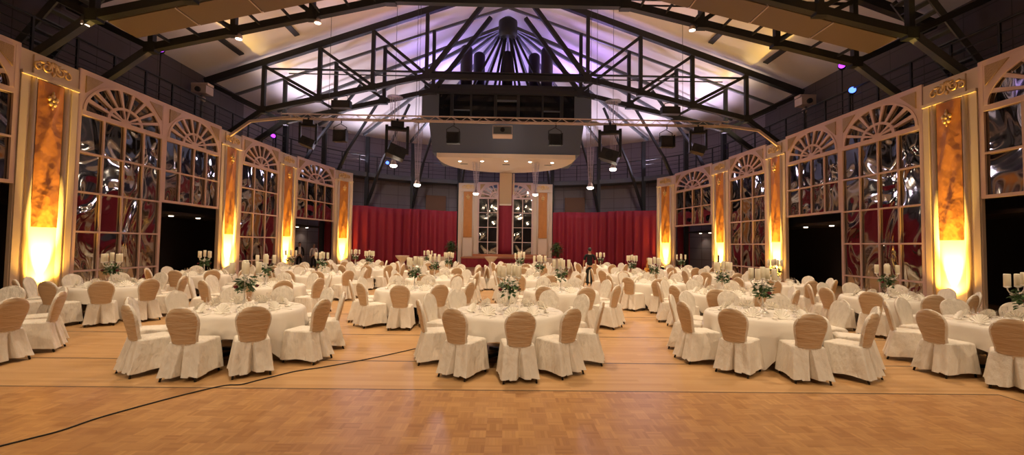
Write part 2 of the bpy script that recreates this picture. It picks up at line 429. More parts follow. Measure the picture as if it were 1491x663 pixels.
# roof: two slopes and a fan over the apse
mb = MB(); mb.add([(-WX, -7, EAVE), (0, -7, RIDGE), (0, AY - 1, RIDGE), (-WX, AY, EAVE), (WX, -7, EAVE), (WX, AY, EAVE)],
                  [(0, 1, 2, 3), (1, 4, 5, 2)])
n = 28; vs = [(0, AY - 1, RIDGE)] + [(WX * math.cos(PI - PI * i / n), AY + AB * math.sin(PI - PI * i / n), EAVE) for i in range(n + 1)]
mb.add(vs, [(0, i + 1, i + 2) for i in range(n)]); struct(mb, 'ceiling', M['roof'])
# gallery slab along the side walls and round the apse
GX, GB, GZ = 15.8, 12.4, 7.5
gin = wall_path(GX, GB); mb = MB()
for i in range(len(gin) - 1):
    a, b, c, d = gin[i], gin[i + 1], wp[i + 1], wp[i]
    mb.add([(a[0], a[1], GZ), (b[0], b[1], GZ), (c[0], c[1], GZ), (d[0], d[1], GZ),
            (a[0], a[1], GZ + 0.38), (b[0], b[1], GZ + 0.38), (c[0], c[1], GZ + 0.38), (d[0], d[1], GZ + 0.38)],
           [(0, 1, 2, 3), (4, 7, 6, 5), (0, 4, 5, 1)])
struct(mb, 'trim_1', M['steel_lit'])
# low soffits and near-black lining whose colour gives the doorways their shade
for s, nm in ((-1, 'trim_2'), (1, 'trim_3')):
    mb = MB(); mb.box((s * 15.95, 18, 3.06), (2.5, 34, 0.12)); struct(mb, nm, M['wall_dark'])
for s, nm in ((-1, 'wall_left_lining'), (1, 'wall_right_lining')):
    mb = MB(); mb.box((s * 17.2, 18, 1.85), (0.1, 36, 3.7)); struct(mb, nm, M['wall_dark'])

# gallery railing
tops = [p for p in wall_path(GX + 0.12, GB + 0.12, 40)]
def resample(path, step):
    out = [Vector((*path[0], 0))]; acc = 0
    for i in range(1, len(path)):
        a = Vector((*path[i - 1], 0)); b = Vector((*path[i], 0)); L = (b - a).length; t = step - acc
        while t <= L: out.append(a.lerp(b, t / L)); t += step
        acc = (acc + L) % step if L >= step - acc else acc + L
    return out
posts = [p for p in resample(tops, 1.55) if p.y > 6]
rt = thing('gallery_railing', 'dark steel gallery railing running round the hall above the window flats', 'railing', (0, 0, GZ + 0.38))
for k, (hz, rr) in enumerate(((1.42, 0.045), (1.05, 0.02), (0.72, 0.02), (0.38, 0.02))):
    mb = MB(); mb.tube([(p.x, p.y, hz) for p in posts], rr, 6); mb.build('top_rail' if k == 0 else 'cross_rail', M['steel'], rt)
for p in posts:
    mb = MB(); mb.bar((p.x, p.y, 0), (p.x, p.y, 1.42), 0.07, 0.07); mb.build('post', M['steel'], rt)

# ------------------------------------------------------------------ roof trusses
def zb(x):    # bottom chord height
    x = abs(x); return 11.5 if x <= 4.65 else 11.5 - (x - 4.65) * 0.2324
def zt(x):    # top chord height
    return RIDGE - 0.42 - abs(x) * 0.352
NODES = (4.65, 7.72, 10.75, 13.9)
def truss(y, label, tie=True):
    t = thing('roof_truss', label, 'roof truss', (0, y, 0), 0, 'roof trusses')
    def P(x, z): return (x, 0, z)
    for s in (-1, 1):
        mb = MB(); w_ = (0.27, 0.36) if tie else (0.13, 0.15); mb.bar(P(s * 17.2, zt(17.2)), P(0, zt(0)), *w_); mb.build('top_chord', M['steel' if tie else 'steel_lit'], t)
        mb = MB(); mb.bar(P(s * 13.9, zb(13.9)), P(s * 4.65, zb(4.65)), 0.26, 0.28); mb.build('bottom_chord', M['steel'], t)
        mb = MB(); mb.bar(P(s * 17.1, zt(17.1) - 0.1), P(s * 13.9, zb(13.9)), 0.2, 0.22); mb.build('heel_strut', M['steel'], t)
        mb = MB(); mb.bar(P(s * 13.9, zb(13.9)), P(s * 16.0, GZ + 0.3), 0.22, 0.26); mb.build('knee_strut', M['steel_lit' if y < 20 else 'steel'], t)  # near struts get the paler steel: light on them put into the colour
        for x in NODES:
            mb = MB(); mb.bar(P(s * x, zb(x)), P(s * x, zt(x)), 0.2, 0.2); mb.build('vertical', M['steel'], t)
        for a, b in ((13.9, 10.75), (10.75, 7.72), (7.72, 4.65)):
            mb = MB(); mb.bar(P(s * a, zt(a) - 0.2), P(s * b, zb(b) + 0.1), 0.15, 0.16); mb.build('diagonal', M['steel'], t)
        mb = MB(); mb.bar(P(s * 4.65, zb(4.65)), P(s * 1.1, zt(1.1) - 0.3), 0.24, 0.24); mb.build('diagonal', M['steel'], t)
        for x in NODES:
            mb = MB(); mb.box((s * x, 0, zb(x)), (0.42, 0.3, 0.4)); mb.build('gusset', M['steel'], t)
    mb = MB(); mb.bar(P(-4.65, 11.5), P(4.65, 11.5), 0.26, 0.28); mb.build('middle_chord', M['steel'], t)
    if tie:
        mb = MB(); mb.tube([P(-13.9, 11.75), P(13.9, 11.75)], 0.06, 6); mb.tube([P(-12.5, 11.5), P(12.5, 11.5)], 0.035, 6); mb.build('tie_rod', M['steel'], t)
truss(14.7, 'dark steel roof truss nearest the camera, along the near edge of the acoustic boards')
truss(17.1, 'dark steel roof truss along the far edge of the hanging acoustic boards')
truss(25.0, 'dark steel roof truss in full view in front of the hanging cabin')
truss(27.4, 'dark steel roof truss just behind the one in full view, at the cabin front', tie=False)

# radial steel beams of the apse, from a hub down to the eave
hub = (0, AY - 0.6, RIDGE - 1.05)
rn = ['first', 'second', 'third', 'fourth', 'fifth', 'sixth', 'seventh', 'eighth', 'ninth', 'tenth', 'eleventh']
mb = MB(); mb.lathe([(0.55, -0.9), (0.62, -0.5), (0.62, 0.2), (0.3, 0.45)], 14); hb = mb.build('apex_hub', M['steel'])
hb.location = hub; tag(hb, 'dark steel hub at the roof apex where the radial beams meet', 'hub')
for i in range(11):
    a = math.radians(10 + 16 * i); ex, ey = 16.6 * -math.cos(a), AY + 13.2 * math.sin(a)
    t = thing('radial_beam', '%s dark radial roof beam of the far apse, counted from the left' % rn[i], 'beam', hub, 0, 'radial apse beams')
    e = Vector((ex - hub[0], ey - hub[1], EAVE - hub[2] - 0.1))
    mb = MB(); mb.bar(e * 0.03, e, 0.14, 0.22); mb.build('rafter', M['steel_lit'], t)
    e2 = Vector((ex * 0.82 - hub[0], (ey - AY) * 0.82 + AY - hub[1], 8.9 - hub[2]))
    q2 = e * 0.62 + Vector((0, 0, -0.35))
    mb = MB(); mb.bar(q2, e2, 0.14, 0.16); mb.build('brace', M['steel'], t)
    px, py = 15.9 * -math.cos(a), AY + 12.5 * math.sin(a)
    mb = MB(); mb.bar(e2, (px - hub[0], py - hub[1], 4.9 - hub[2]), 0.18, 0.2); mb.build('knee_strut', M['steel'], t)
    mb = MB(); mb.bar((px - hub[0], py - hub[1], 0 - hub[2]), (px - hub[0], py - hub[1], EAVE - hub[2] - 0.4), 0.3, 0.3); mb.build('column', M['steel'], t)

# slender hangers from the hub to the cabin roof
t = thing('cabin_hanger', 'fan of slender dark steel hangers from the roof hub down to the cabin', 'hanger', hub)
for x, y in ((-2.3, 0.3), (-1.45, 0.3), (-0.95, 1.3), (-0.55, 0.3), (0.55, 0.3), (0.95, 1.3), (1.45, 0.3), (2.3, 0.3)):
    mb = MB(); mb.bar((x * 0.12, y * 0.1, -0.3), (x, y, 12.2 - hub[2]), 0.13, 0.13); mb.build('hanger_rod', M['steel'], t)

# acoustic boards hung between the two near trusses
k = 0
edges = [13.7, 11.4, 9.1, 6.8, 4.7]
ord4 = ['outermost', 'second from the outside', 'third from the outside', 'innermost']
for s, sn in ((-1, 'left'), (1, 'right')):
    for i in range(4):
        x0, x1 = s * edges[i] , s * edges[i + 1]
        mb = MB(); z0, z1 = zb(x0) - 0.1, zb(x1) - 0.1
        g = 0.03 * (1 if x1 > x0 else -1)
        a0, a1 = x0 + g, x1 - g
        for (ya, yb) in ((14.95, 16.15),):
            vs = [(a0, ya, z0), (a1, ya, z1), (a1, yb, z1), (a0, yb, z0), (a0, ya, z0 + 0.08), (a1, ya, z1 + 0.08), (a1, yb, z1 + 0.08), (a0, yb, z0 + 0.08)]
            mb.add(vs, [(3, 2, 1, 0), (4, 5, 6, 7), (0, 1, 5, 4), (1, 2, 6, 5), (2, 3, 7, 6), (3, 0, 4, 7)])
        bo = mb.build('acoustic_board', M['panel_ac']); m2 = MB(); xm = (a0 + a1) / 2; zm = (z0 + z1) / 2 + 0.12
        for xx in (a0 * 0.75 + a1 * 0.25, a0 * 0.25 + a1 * 0.75): m2.box((xx, 15.9, zb(xx) + 0.02), (0.06, 2.3, 0.1))
        m2.build('bracket', M['steel'], bo)
        m3 = MB(); m3.bar((a1, 14.95, z1 - 0.005), (a1, 16.15, z1 - 0.005), 0.035, 0.03); m3.build('lit_seam', M['alu'], bo)  # pale strip stands in for light showing at the board joint
        tag(bo, 'brown acoustic board under the %s roof slope, %s' % (sn, ord4[i]), 'acoustic board', 'hanging acoustic boards')

# small downlights under the near trusses, dark slots in the roof lining
for x, y, lb in ((-14.2, 14.7, 'at the left end of the nearest truss'), (-10.55, 17.1, 'on the truss at the left acoustic boards, outer'), (-7.5, 17.1, 'on the truss at the left acoustic boards, inner'), (7.35, 17.1, 'on the truss at the right acoustic boards')):
    t = thing('truss_downlight', 'small white downlight ' + lb, 'downlight', (x, y, zb(min(abs(x), 13.8)) - 0.12))
    mb = MB(); mb.lathe([(0.13, -0.22), (0.12, -0.1), (0.05, 0.0)], 12); mb.build('can', M['alu'], t)
    mb = MB(); mb.lathe([(0.115, -0.235), (0.118, -0.222)], 12); mb.build('lens', M['lamp_dim'], t)
SL = (RIDGE - EAVE) / WX
for px, py, lb in ((336, 67, 'lower left'), (420, 38, 'upper left'), (1047, 50, 'upper right'), (1130, 80, 'lower right')):
    d = ray(px, py); sg = 1 if d.x > 0 else -1; tt = (RIDGE - CAM_H) / (d.z + abs(d.x) * SL); p = Vector((d.x * tt, d.y * tt, CAM_H + d.z * tt))
    mb = MB(); mb.box((0, 0, -0.04), (0.28, 1.9, 0.08)); o = mb.build('roof_vent', M['cabin_dark']); o.location = p; o.rotation_euler = (0, sg * math.atan(SL), 0)
    tag(o, 'dark slot vent in the white roof lining, ' + lb, 'roof vent')

# open steel stairs behind the near knee struts
for s, sn in ((-1, 'left'), (1, 'right')):
    t = thing('steel_stair', 'open dark steel stair on the %s gallery behind the roof strut' % sn, 'stairs', (s * 17.2, 15.0, GZ + 0.38))
    for y in (0.0, 1.1):
        mb = MB(); mb.bar((0, y, 0), (s * -2.6, y, 3.4), 0.06, 0.25); mb.build('stringer', M['steel_lit'], t)
    for j in range(10):
        u = (j + 0.5) / 10; mb = MB(); mb.box((s * -2.6 * u, 0.55, 3.4 * u), (0.28, 1.05, 0.05)); mb.build('tread', M['steel_lit'], t)

# ------------------------------------------------------------------ window flats and pilasters
LW = [(-14.1, 8.6), (-14.1, 12.72), (-14.1, 14.48), (-14.1, 18.15), (-14.1, 21.72), (-14.08, 23.38), (-13.86, 26.9), (-13.72, 28.85), (-13.0, 33.35), (-12.2, 35.1)]
ZT, ZA = 7.5, 6.05
def frame_of(A, B):
    A, B = Vector((*A, 0)), Vector((*B, 0)); d = B - A
    return A, math.atan2(d.y, d.x), d.length

def fan_window(name, A, B, label, cols=4, z0=0.0, half=0):
    """half: 0 whole arch, 1 left half of an arch, -1 right half"""
    A, rz, Lw = frame_of(A, B)
    t = thing(name, label, 'window flat', A, rz, 'arched mirror window flats')
    fr = MB(); y0, y1 = -0.045, 0.02
    def rect(u0, u1, a, b, d=0.0): fr.prism([(u0, a), (u1, a), (u1, b), (u0, b)], y0 - d, y1)
    e = 0.13
    rect(0, e, z0, ZT); rect(Lw - e, Lw, z0, ZT); rect(e, Lw - e, ZT - 0.1, ZT); rect(e, Lw - e, ZA - 0.06, ZA + 0.1, 0.01); rect(e, Lw - e, z0, z0 + 0.1)
    for z in (4.75, 3.42, 2.1, 0.8):
        if z > z0 + 0.2: rect(e, Lw - e, z - 0.03, z + 0.03)
    for c in range(1, cols):
        u = e + (Lw - 2 * e) * c / cols; w = 0.035
        rect(u - w, u + w, z0 + 0.1, ZA - 0.06, -0.008)
    # fanlight
    fan = MB()
    if half == 0: uc, a, t0, t1, nb = Lw / 2, Lw / 2 - 0.24, 0.0, PI, 9
    elif half == 1: uc, a, t0, t1, nb = Lw - 0.1, Lw - 0.36, PI / 2, PI, 5
    else: uc, a, t0, t1, nb = 0.1, Lw - 0.36, 0.0, PI / 2, 5
    zc, bh = ZA + 0.1, 1.14
    def E(th, k): return (uc + a * k * math.cos(th), zc + bh * k * math.sin(th))
    n = 24; zt_ = ZT - 0.1
    ths = [t0 + (t1 - t0) * i / n for i in range(n + 1)]
    for i in range(n):
        p, q = E(ths[i], 1.0), E(ths[i + 1], 1.0)
        fan.prism([p, q, (q[0], zt_), (p[0], zt_)], y0 + 0.006, y1)
        for k0, k1 in ((0.40, 0.48), (0.0, 0.13)):
            P = [E(ths[i], k0), E(ths[i], k1), E(ths[i + 1], k1), E(ths[i + 1], k0)]
            fan.prism(P if k0 else P[1:3] + [E(0, 0)], y0 + 0.004, y1)
        p2, q2 = E(ths[i], 1.05), E(ths[i + 1], 1.05)      # raised moulding round the arch
        p3, q3 = E(ths[i], 0.99), E(ths[i + 1], 0.99)
        fan.prism([p3, q3, q2, p2], y0 - 0.018, y0 + 0.008)
    uL, uR = e, Lw - e
    if half != -1: fan.prism([(uL, zc), (E(PI, 1)[0], zc), (E(PI, 1)[0], zt_), (uL, zt_)], y0 + 0.006, y1)
    if half != 1: fan.prism([(E(0, 1)[0], zc), (uR, zc), (uR, zt_), (E(0, 1)[0], zt_)], y0 + 0.006, y1)
    if half == 1: fan.prism([(uc, zc), (uR, zc), (uR, zt_), (uc, zt_)], y0 + 0.006, y1) if uR > uc else None
    for j in range(nb + 1):
        th = t0 + (t1 - t0) * j / nb
        if th < 1e-3 or th > PI - 1e-3: continue
        for k0, k1, w in ((0.45, 1.02, 0.05), (0.1, 0.43, 0.035)):
            if k0 < 0.2 and nb == 9 and j % 3 == 0: continue
            p, q = E(th, k0), E(th, k1); d = Vector((q[0] - p[0], q[1] - p[1])).normalized(); nn = Vector((-d.y, d.x)) * w
            fan.prism([(p[0] + nn.x * .7, p[1] + nn.y * .7), (p[0] - nn.x * .7, p[1] - nn.y * .7), (q[0] - nn.x * 1.3, q[1] - nn.y * 1.3), (q[0] + nn.x * 1.3, q[1] + nn.y * 1.3)], y0 + 0.002, y1)
    fr.build('frame', M['frame'], t); fan.build('fanlight', M['frame'], t)
    mb = MB(); mb.box((Lw / 2, 0.04, (z0 + ZT - 0.08) / 2 + 0.02), (Lw - 0.06, 0.012, ZT - z0 - 0.12)); mb.build('mirror_foil', M['foil_smooth' if half else 'foil'], t)
    # gilded corner pieces
    hw, hh = min(0.62, Lw * 0.24), 0.58
    if half != -1: mb = MB(); mb.prism([(e + 0.08, ZT - 0.18), (e + 0.08, ZT - 0.18 - hh), (e + 0.08 + hw, ZT - 0.18)], y0 - 0.03, y0 + 0.01); mb.build('gilded_spandrel', M['gold_old'], t)
    if half != 1: mb = MB(); mb.prism([(Lw - e - 0.08, ZT - 0.18), (Lw - e - 0.08 - hw, ZT - 0.18), (Lw - e - 0.08, ZT - 0.18 - hh)], y0 - 0.03, y0 + 0.01); mb.build('gilded_spandrel', M['gold_old'], t)
    return t

def scroll(mb, c, r, s, turns=1.6, th=0.03):
    pts = []; rr = []
    for i in range(26):
        u = i / 25; a = s * (u * turns * 2 * PI) + PI / 2; k = r * (1 - 0.8 * u)
        pts.append((c[0] + k * math.cos(a), c[1], c[2] + k * math.sin(a))); rr.append(th * (1 - 0.5 * u))
    mb.tube(pts, rr, 6)

def pilaster(A, B, label, zt_=7.4, zd0=2.2):
    A, rz, Lw = frame_of(A, B); h = Lw / 2
    t = thing('pilaster', label, 'pilaster', A, rz, 'cream pilasters with amber drapes')
    mb = MB(); mb.box((h, 0.03, zt_ / 2), (Lw - 0.02, 0.1, zt_)); mb.build('board', M['flat'], t)
    dw = Lw * 0.44
    for s in (-1, 1):
        mb = MB(); x = h + s * (dw / 2 + 0.1)
        mb.tube([(x, -0.03, 0.0), (x, -0.03, zt_ - 0.75)], 0.075, 8); mb.build('side_moulding', M['flat'], t)
        mb = MB(); x = h + s * (Lw / 2 - 0.13); mb.box((x, -0.035, (zt_ - 0.7) / 2), (0.2, 0.06, zt_ - 0.7)); mb.build('edge_strip', M['flat'], t)
    mb = MB(); mb.box((h, -0.05, zt_ - 0.70), (Lw - 0.04, 0.12, 0.1)); mb.box((h, -0.04, zt_ - 0.36), (dw + 0.3, 0.06, 0.56)); mb.build('capital', M['flat'], t)
    # gathered amber drape, with crossing folds
    P = []; nz = 34; nx = 12; z1 = zt_ - 0.78
    for i in range(nz + 1):
        z = zd0 + (z1 - zd0) * i / nz; row = []
        for j in range(nx + 1):
            u = j / nx; x = h + (u - 0.5) * dw
            v = i / nz; g = 0.030 * math.sin(PI * u) * (0.6 + 0.4 * math.sin(v * 9 + math.sin(u * 5) * 1.5)) + 0.018 * math.exp(-((u - 0.15 - 1.4 * (v % 0.5)) / 0.12) ** 2) + 0.018 * math.exp(-((0.85 - u - 1.4 * (v % 0.5)) / 0.12) ** 2)
            row.append((x, -0.05 - g - 0.012, z))
        P.append(row)
    mb = MB(); mb.grid(P); mb.build('amber_drape', M['drape'], t)
    # gilded ornament at the top and the small drop below it
    mb = MB(); zc = zt_ - 0.34
    for s in (-1, 1):
        scroll(mb, (h + s * 0.20, -0.09, zc), 0.17, s, 1.6, 0.04); scroll(mb, (h + s * 0.44, -0.09, zc - 0.05), 0.12, -s, 1.3, 0.033)
        mb.ball((h + s * 0.34, -0.09, zc + 0.11), 0.065, 8, 5, (1.5, 0.6, 0.7))
    for q in range(-3, 4):
        a = q * 0.42; mb.ball((h + 0.15 * math.sin(a), -0.10, zc + 0.18 * math.cos(a) - 0.03), 0.065, 8, 5, (0.7, 0.6, 1.4))
    mb.ball((h, -0.1, zc - 0.14), 0.06, 8, 5, (1, 0.6, 1.4)); mb.build('gilded_ornament', M['gold'], t)
    mb = MB(); zc = zt_ - 1.3
    for q in range(5): a = q * 2 * PI / 5 + 0.3; mb.ball((h + 0.11 * math.cos(a), -0.13, zc + 0.13 * math.sin(a)), 0.065, 8, 5, (1, 0.6, 1.2))
    mb.ball((h, -0.14, zc), 0.06, 8, 5, (1, 0.7, 1)); mb.ball((h, -0.13, zc + 0.22), 0.045, 8, 5, (0.8, 0.6, 1.5)); mb.ball((h, -0.13, zc - 0.22), 0.04, 8, 5, (0.7, 0.6, 1.8))
    mb.build('gilded_drop', M['gold'], t)
    return A, rz, Lw

def uplight(A, rz, Lw, label, e=UPLIGHT_E):
    R = Matrix.Rotation(rz, 3, 'Z'); p = A + R @ Vector((Lw / 2, -0.36, 0))
    t = thing('uplight', label, 'floor light', p, rz, 'amber uplights at the pilasters')
    mb = MB(); mb.box((0, 0, 0.02), (0.26, 0.22, 0.04)); mb.build('base_plate', M['dark'], t)
    mb = MB()
    for s in (-1, 1): mb.box((s * 0.13, 0, 0.15), (0.02, 0.05, 0.26))
    mb.build('bracket', M['dark'], t)
    mb = MB(); mb.tube([(0, -0.06, 0.08), (0, 0.0, 0.22), (0, 0.03, 0.32)], [0.07, 0.11, 0.115], 14); mb.build('can', M['dark'], t)
    mb = MB(); mb.tube([(0, 0.0315, 0.324), (0, 0.033, 0.33)], 0.1, 14); mb.build('lens', M['led_amber'], t)
    q = p + R @ Vector((0, 0.06, 0.36))
    spot('uplight_beam', q, A + R @ Vector((Lw / 2, 0.0, 1.6)), e, (1.0, 0.62, 0.12), 38, 0.8, 0.05)
    spot('uplight_glow', q, A + R @ Vector((Lw / 2, 0.0, 2.2)), e * 0.085, (1.0, 0.52, 0.07), 120, 1.0, 0.05)

pl_names = ['nearest the camera', 'second from the camera', 'third from the camera', 'at the far end beside the red curtain']
fw = {}
for s, sn in ((-1, 'left'), (1, 'right')):
    Q = [(s * -x, y) for x, y in LW]
    def AB_(i, j): return (Q[i], Q[j]) if s == -1 else (Q[j], Q[i])
    n_ = 'arched_window_flat'
    A, B = AB_(0, 1); fan_window(n_, A, B, 'arched mirror window flat cut off at the %s edge of the photo' % sn, 4, 3.42)
    A, B = AB_(2, 3); fan_window(n_, A, B, 'full height mirror window flat beside the nearest pilaster on the %s' % sn, 4, 0.0)
    A, B = AB_(3, 4); fan_window(n_, A, B, 'half of the double %s window with a dark doorway below it' % sn, 4, 3.42)
    A, B = AB_(5, 6); fan_window(n_, A, B, 'single full height mirror window flat on the %s between two pilasters' % sn, 3, 0.0)
    A, B = AB_(7, 8); fan_window(n_, A, B, 'smallest looking mirror window flat on the %s above the far doorway' % sn, 4, 3.42)
    for k, (i, j) in enumerate(((1, 2), (4, 5), (6, 7), (8, 9))):
        A, B = AB_(i, j); r = pilaster(A, B, 'cream pilaster with amber drape on the %s, %s' % (sn, pl_names[k]))
        uplight(*r, 'amber floor uplight at the %s pilaster %s' % (sn, pl_names[k]), UPLIGHT_E * (1.0 if k < 3 else 0.8))
# dark outer pieces past the frame edge and door jamb posts
# centre set on the stage
CY = 39.6
cx = [-4.25, -2.5, -0.62, 0.62, 2.5, 4.25]
pilaster((cx[0], CY), (cx[1], CY), 'cream pilaster with orange drape left of the stage windows', 7.4, 2.5)
fan_window('arched_window_flat', (cx[1], CY), (cx[2], CY), 'narrow mirror window flat on stage, left of the red strip', 2, 0.85, 1)
fan_window('arched_window_flat', (cx[3], CY), (cx[4], CY), 'narrow mirror window flat on stage, right of the red strip', 2, 0.85, -1)
pilaster((cx[4], CY), (cx[5], CY), 'cream pilaster with orange drape right of the stage windows', 7.4, 2.5)

# red curtains
def curtain(pts, z0, z1, label, amp=0.17, waves=2.0):
    path = resample(pts, 0.09); P = []
    for i, p in enumerate(path):
        a = path[max(i - 1, 0)]; b = path[min(i + 1, len(path) - 1)]; d = (b - a).normalized(); nn = Vector((-d.y, d.x, 0))
        s = i * 0.09; k = amp * (math.sin(s * 2 * PI * waves / 1.5) + 0.5 * math.sin(s * 2.9 + 1.0) + 0.35 * math.sin(s * 7.3))
        row = []
        for j in range(9):
            v = j / 8; q = p + nn * k * (0.55 + 0.45 * (1 - v)); row.append((q.x, q.y, z0 + (z1 - z0) * v + 0.03 * math.sin(s * 1.3) * v))
        P.append(row)
    mb = MB(); mb.grid(P); o = mb.build('stage_curtain', M['curtain'])
    sd = o.modifiers.new('thick', 'SOLIDIFY'); sd.thickness = 0.02
    return tag(o, label, 'curtain', 'red velvet curtains')
def arc(x0, y0, x1, y1, bow, n=16):
    out = []
    for i in range(n + 1):
        u = i / n; out.append((x0 + (x1 - x0) * u, y0 + (y1 - y0) * (1 - (1 - u) ** 1.6) if bow > 0 else y0 + (y1 - y0) * u ** 1.6))
    return out
curtain(arc(-12.3, 35.0, -4.3, 39.5, 1), 0.02, 4.85, 'wide red curtain left of the stage set')
curtain(arc(4.3, 39.5, 12.3, 35.0, -1), 0.02, 4.85, 'wide red curtain right of the stage set')
curtain([(-0.75, CY + 0.25), (0.75, CY + 0.25)], 0.85, 7.35, 'narrow red curtain strip between the two stage windows', 0.07)
for s, sn in ((-1, 'left'), (1, 'right')):
    curtain([(s * 14.9, 35.3), (s * 13.9, 35.3)], 0.02, 3.6, 'pinkish red curtain seen through the far %s doorway' % sn, 0.06)

# stage
t = thing('stage', 'low wooden stage with a dark red skirt in front of the set', 'stage', (0, 37.6, 0))
mb = MB(); mb.box((0, 0, 0.77), (7.2, 3.4, 0.1)); mb.build('deck', M['stage_wood'], t)
P = [[(-3.55 + 7.1 * i / 90, -1.68 + 0.025 * math.sin(i * 1.7), z) for z in (0.01, 0.35, 0.72)] for i in range(91)]
mb = MB(); mb.grid(P); mb.build('skirt', M['curtain'], t)
mb = MB(); mb.box((0, 0.3, 0.36), (6.9, 2.6, 0.70)); mb.build('substructure', M['wall_dark'], t)
mb = MB(); mb.box((0.4, 0.9, 0.93), (6.4, 0.5, 0.22)); mb.build('step', M['stage_wood'], t)

# ------------------------------------------------------------------ hanging cabin and its canopy
t = thing('control_cabin', 'grey blue hanging control cabin with dark windows under the roof apex', 'control cabin', (0, 28.2, 7.75))
def trap(z): return 4.75 + (5.35 - 4.75) * (z / 4.45)
mb = MB(); z0, z1 = 0.0, 2.05; a0, a1 = trap(z0), trap(z1)
mb.add([(-a0, 0, z0), (a0, 0, z0), (a1, 0, z1), (-a1, 0, z1), (-a0, 5, z0), (a0, 5, z0), (a1, 5, z1), (-a1, 5, z1)],
       [(0, 1, 2, 3), (5, 4, 7, 6), (4, 0, 3, 7), (1, 5, 6, 2), (4, 5, 1, 0), (3, 2, 6, 7)]); mb.build('lower_body', M['navy'], t)
mb = MB(); mb.box((0, 2.7, 3.2), (trap(2.1) * 2 - 0.4, 4.5, 2.2)); mb.build('interior', M['cabin_dark'], t)
mb = MB(); mb.box((0, 0.42, 3.1), (trap(2.2) * 2 - 0.5, 0.03, 2.0)); mb.build('window_glass', M['winglass'], t)
for x, w in ((-5.0, 1.1), (-3.6, 0.22), (-2.35, 0.12), (-0.75, 0.2), (0.75, 0.2), (2.35, 0.12), (3.6, 0.22), (5.0, 1.1)):
    mb = MB(); mb.box((x, 0.3, 3.1), (w, 0.12, 2.05)); mb.build('mullion', M['navy'] if w > 1 else M['cabin_dark'], t)
mb = MB(); mb.box((0, 0.3, 3.55), (1.5, 0.1, 0.12)); mb.box((-3.0, 0.3, 2.9), (1.2, 0.1, 0.08)); mb.box((3.0, 0.3, 2.9), (1.2, 0.1, 0.08)); mb.build('transom', M['navy'], t)
mb = MB(); mb.box((0, 2.4, 4.28), (trap(4.45) * 2, 5.0, 0.36)); mb.build('roof_edge', M['cabin_dark'], t)
t = thing('canopy', 'cream curved canopy with recessed spots under the hanging cabin', 'canopy', (0, 28.0, 7.42))
pts = [(-4.45, 0), (4.45, 0)] + [(4.45 * math.cos(PI * i / 20), 0.0 + 5.7 * math.sin(PI * i / 20) ** 0.75) for i in range(1, 20)]
n = len(pts); mb = MB(); mb.add([(x, y, 0) for x, y in pts] + [(x, y, 0.28) for x, y in pts], [tuple(range(n))[::-1], tuple(range(n, 2 * n))] + [(i, (i + 1) % n, (i + 1) % n + n, i + n) for i in range(n)]); mb.build('slab', M['cream'], t)
for x in (-3.1, -1.6, 0, 1.6, 3.1):
    mb = MB(); mb.lathe([(0.10, -0.015), (0.10, 0.01)], 12, (x, 1.0 + 0.1 * abs(x), 0)); mb.build('recessed_spot', M['lamp'], t)
for x in (-2.9, 0, 2.9):
    mb = MB(); mb.box((x, 2.2, -0.01), (0.5, 0.12, 0.03)); mb.build('vent', M['steel_lit'], t)
# cream support under the canopy
mb = MB(); mb.box((0, 34.3, 6.2), (0.95, 1.2, 2.4)); mb.box((0.62, 34.3, 6.6), (0.12, 0.8, 1.6)); o = mb.build('canopy_support', M['cream'])
tag(o, 'short cream box column under the back of the curved canopy', 'column')

# round fabric ducts standing on the cabin
for x, y, h, lb in ((-2.75, 29.0, 3.0, 'left outer'), (-1.95, 29.9, 2.95, 'left inner'), (0.0, 29.2, 2.75, 'short middle'), (1.85, 29.9, 2.95, 'right inner'), (2.65, 29.0, 3.0, 'right outer')):
    mb = MB(); R_ = 0.4 if x else 0.36
    prof = [(R_, 0), (R_, h - 0.3)] + [(R_ * math.cos(q), h - 0.3 + 0.3 * math.sin(q)) for q in (0.3, 0.6, 0.9, 1.2, 1.5)]
    mb.lathe(prof, 18); o = mb.build('round_duct', M['duct']); o.location = (x, y, 12.2)
    tag(o, '%s dark round duct standing on the hanging cabin' % lb, 'duct', 'round ducts on the cabin')

# ------------------------------------------------------------------ lighting truss and lamps
TY, TZ = 22.0, 8.15
t = thing('lighting_truss', 'long aluminium lighting truss hung across the hall', 'lighting truss', (0, TY, TZ))
for y, z in ((0, 0.14), (0, -0.14), (0.24, 0.0)):
    mb = MB(); mb.tube([(-11.3, y, z), (11.3, y, z)], 0.035, 8); mb.build('chord', M['alu'], t)
mb = MB()
for i in range(56):
    x0 = -11.2 + i * 0.4; x1 = x0 + 0.4; zA, zB = (0.14, -0.14) if i % 2 else (-0.14, 0.14)
    mb.tube([(x0, 0, zA), (x1, 0, zB)], 0.013, 5); mb.tube([(x0, 0, zA), (x1, 0.24, 0)], 0.013, 5)
mb.build('lacing', M['alu'], t)
for s in (-1, 1):
    mb = MB(); mb.bar((s * 10.9, 0.1, 0.0), (s * 12.9, 0.1, -0.25), 0.1, 0.12); mb.bar((s * 12.9, 0.1, -0.25), (s * 13.9, 0.1, -1.0), 0.1, 0.12); mb.build('end_bracket', M['alu'], t)
for x in (-9, -4.6, 4.6, 9):
    mb = MB(); mb.tube([(x, 0.1, 0.1), (x, 0.1, zt(x) - TZ - 0.2)], 0.012, 5); mb.build('hanging_cable', M['steel'], t)

